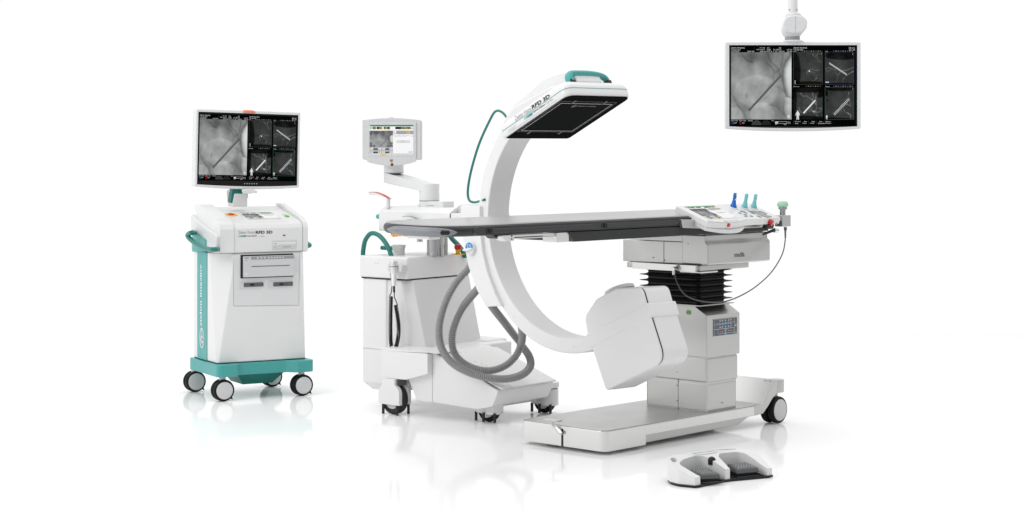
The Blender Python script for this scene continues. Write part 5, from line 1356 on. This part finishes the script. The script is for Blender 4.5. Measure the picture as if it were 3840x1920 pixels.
# ================================================================ foot switch
def foot_switch():
    a, b = WORLD.hit(ped(780, 890), 2, 0), WORLD.hit(ped(2335, 660), 2, 0)
    yaw = math.degrees(math.atan2(b.y - a.y, b.x - a.x))
    F = Frame.at((a.x, a.y, 0), yaw)
    T = thing('foot_switch', F, 'white double foot pedal with two grey treads on the floor in front of the table', 'foot pedal')
    Lx = (b - a).length
    def g(x, y, z): return F.hit(ped(x, y), 2, z)
    z0 = .012
    plan = fillet([(-.022, -.026), (.010, -.024), (.20, .006), (.413, -.038), (.440, -.040), (.460, .05), (.457, .13), (.426, .19), (.36, .235), (.216, .262), (.10, .246), (.03, .207), (-.02, .158), (-.046, .11), (-.053, .05)],
                  [.006, .004, .2, .004, .010, .05, .04, .06, .08, .1, .06, .05, .05, .04, .04], 4)
    part('base_plate', prism([(x * 1.012 - .003, y - .005) for x, y in plan], 2, .004, .0118, .002), M_BLACK, T, F)
    part('rubber_foot', join(*[cyl((x, y, 0), (0, 0, 1), .011, .006, n=16) for x, y in ((.0, .01), (.43, -.01), (.0, .15), (.43, .15), (.21, .03))]), M_RUBBER, T, F)
    block = prism(plan, 2, z0, .120)
    cutter = prism([(-.08, .036), (-.03, .046), (.0, .056), (.05, .078), (.10, .097), (.14, .103), (.20, .104), (.27, .096), (.40, .09), (.40, .3), (-.08, .3)], 0, -.3, .9)
    w1 = prism(fillet([(.011, -.10), (.186, -.10), (.188, .0), (.172, .135), (.15, .155), (.04, .122), (-.020, .085), (.011, -.02)], [0, 0, .02, .03, .03, .05, .03, .02]), 2, -.01, .3)
    w2 = prism(fillet([(.214, -.10), (.412, -.10), (.411, -.04), (.403, .09), (.38, .128), (.28, .138), (.236, .10), (.214, .0)], [0, 0, .01, .03, .03, .04, .03, .02]), 2, -.01, .3)
    h1 = prism(fillet([(-.036, .10), (-.012, .150), (.022, .178), (.034, .166), (.018, .14), (-.004, .112)], .010), 2, .05, .3)
    h2 = prism(fillet([(.27, .238), (.36, .218), (.425, .175), (.405, .168), (.345, .196), (.27, .212)], .010), 2, .06, .3)
    body = cut(block, cutter, w1, w2, h1, h2)
    bevel(body, .006, 3, 40)
    part('housing', body, M_WHITE, T, F, sharp=32)
    e = g(930, 200, .106)
    ov = [(e.x + .082 * math.cos(R(t)), e.y - .006 + .032 * math.sin(R(t))) for t in range(0, 360, 10)]
    part('badge', prism(ov, 2, .096, .108, .002), M_WHITE2, T, F)
    part('lettering', join(text('ziehm imaging', (e.x - .030, e.y - .016, .1086), (1, 0, 0), (0, 1, 0), .022, .092), logo_ring((e.x - .050, e.y - .006, .1086), (1, 0, 0), (0, 1, 0), .012)), M_TEALT, T, F, wn=False)
    c = g(1160, 300, .100)
    part('round_button', lathe([(.0175, -.020), (.0175, .001), (.0158, .007), (.011, .012), (.005, .0145), (0, .015)], (c.x, c.y + .012, .088), (0, 0, 1)), M_BLACK, T, F)
    for q4, bq in (((( .040, .000), (.124, -.031), (.170, .108), (.045, .108)), 0), (((.262, .006), (.378, -.014), (.408, .100), (.300, .112)), 1)):
        ctr = sum((Vector(p) for p in q4), Vector((0, 0))) / 4
        def qd(k, zf, zb_): return [((ctr + (Vector(p) - ctr) * k).x, (ctr + (Vector(p) - ctr) * k).y, zf if i < 2 else zb_) for i, p in enumerate(q4)]
        t = part('pedal', bevel(loft([qd(.97, .028, .030), qd(1.0, .031, .034), qd(.97, .045, .051), qd(.90, .050, .056)]), .003, 2, 12), M_DGREY, T, F)
        ribs = []
        A, B_, C_, D_ = [Vector(p) for p in qd(.82, .0510, .0570)]
        for r_ in range(7):
            for k in range(6):
                u0 = (k + (.5 if r_ % 2 else .0)) / 6.5; v0 = r_ / 7
                def bl(u, v): return (A * (1 - u) + B_ * u) * (1 - v) + (D_ * (1 - u) + C_ * u) * v
                lo_ = [bl(u, v) for u, v in ((u0, v0), (u0 + .085, v0), (u0 + .085, v0 + .085), (u0, v0 + .085))]
                ribs.append(loft([[p - Vector((0, 0, .003)) for p in lo_], [p + Vector((0, 0, .002)) for p in lo_]]))
        part('tread_ribs', join(*ribs), M_GREY, t, F)
        part('pedal_base', loft([qd(.86, .0118, .0118), qd(.86, .029, .031)]), M_BLACK, t, F)
        A, B_ = Vector((*q4[0], .0)), Vector((*q4[1], .0)); d_ = (B_ - A).normalized()
        part('pedal_frame', tube([A + Vector((0, -.012, .015)) - d_ * .01, B_ + Vector((0, -.012, .015)) + d_ * .012, B_ + Vector((.01, .05, .016)) + d_ * .012], .0035, 6), M_BLACK, t, F)


monitor_cart(); ceiling_monitor(); c_arm(); hand_switch(); table(); control_panel(); push_button(); foot_switch()
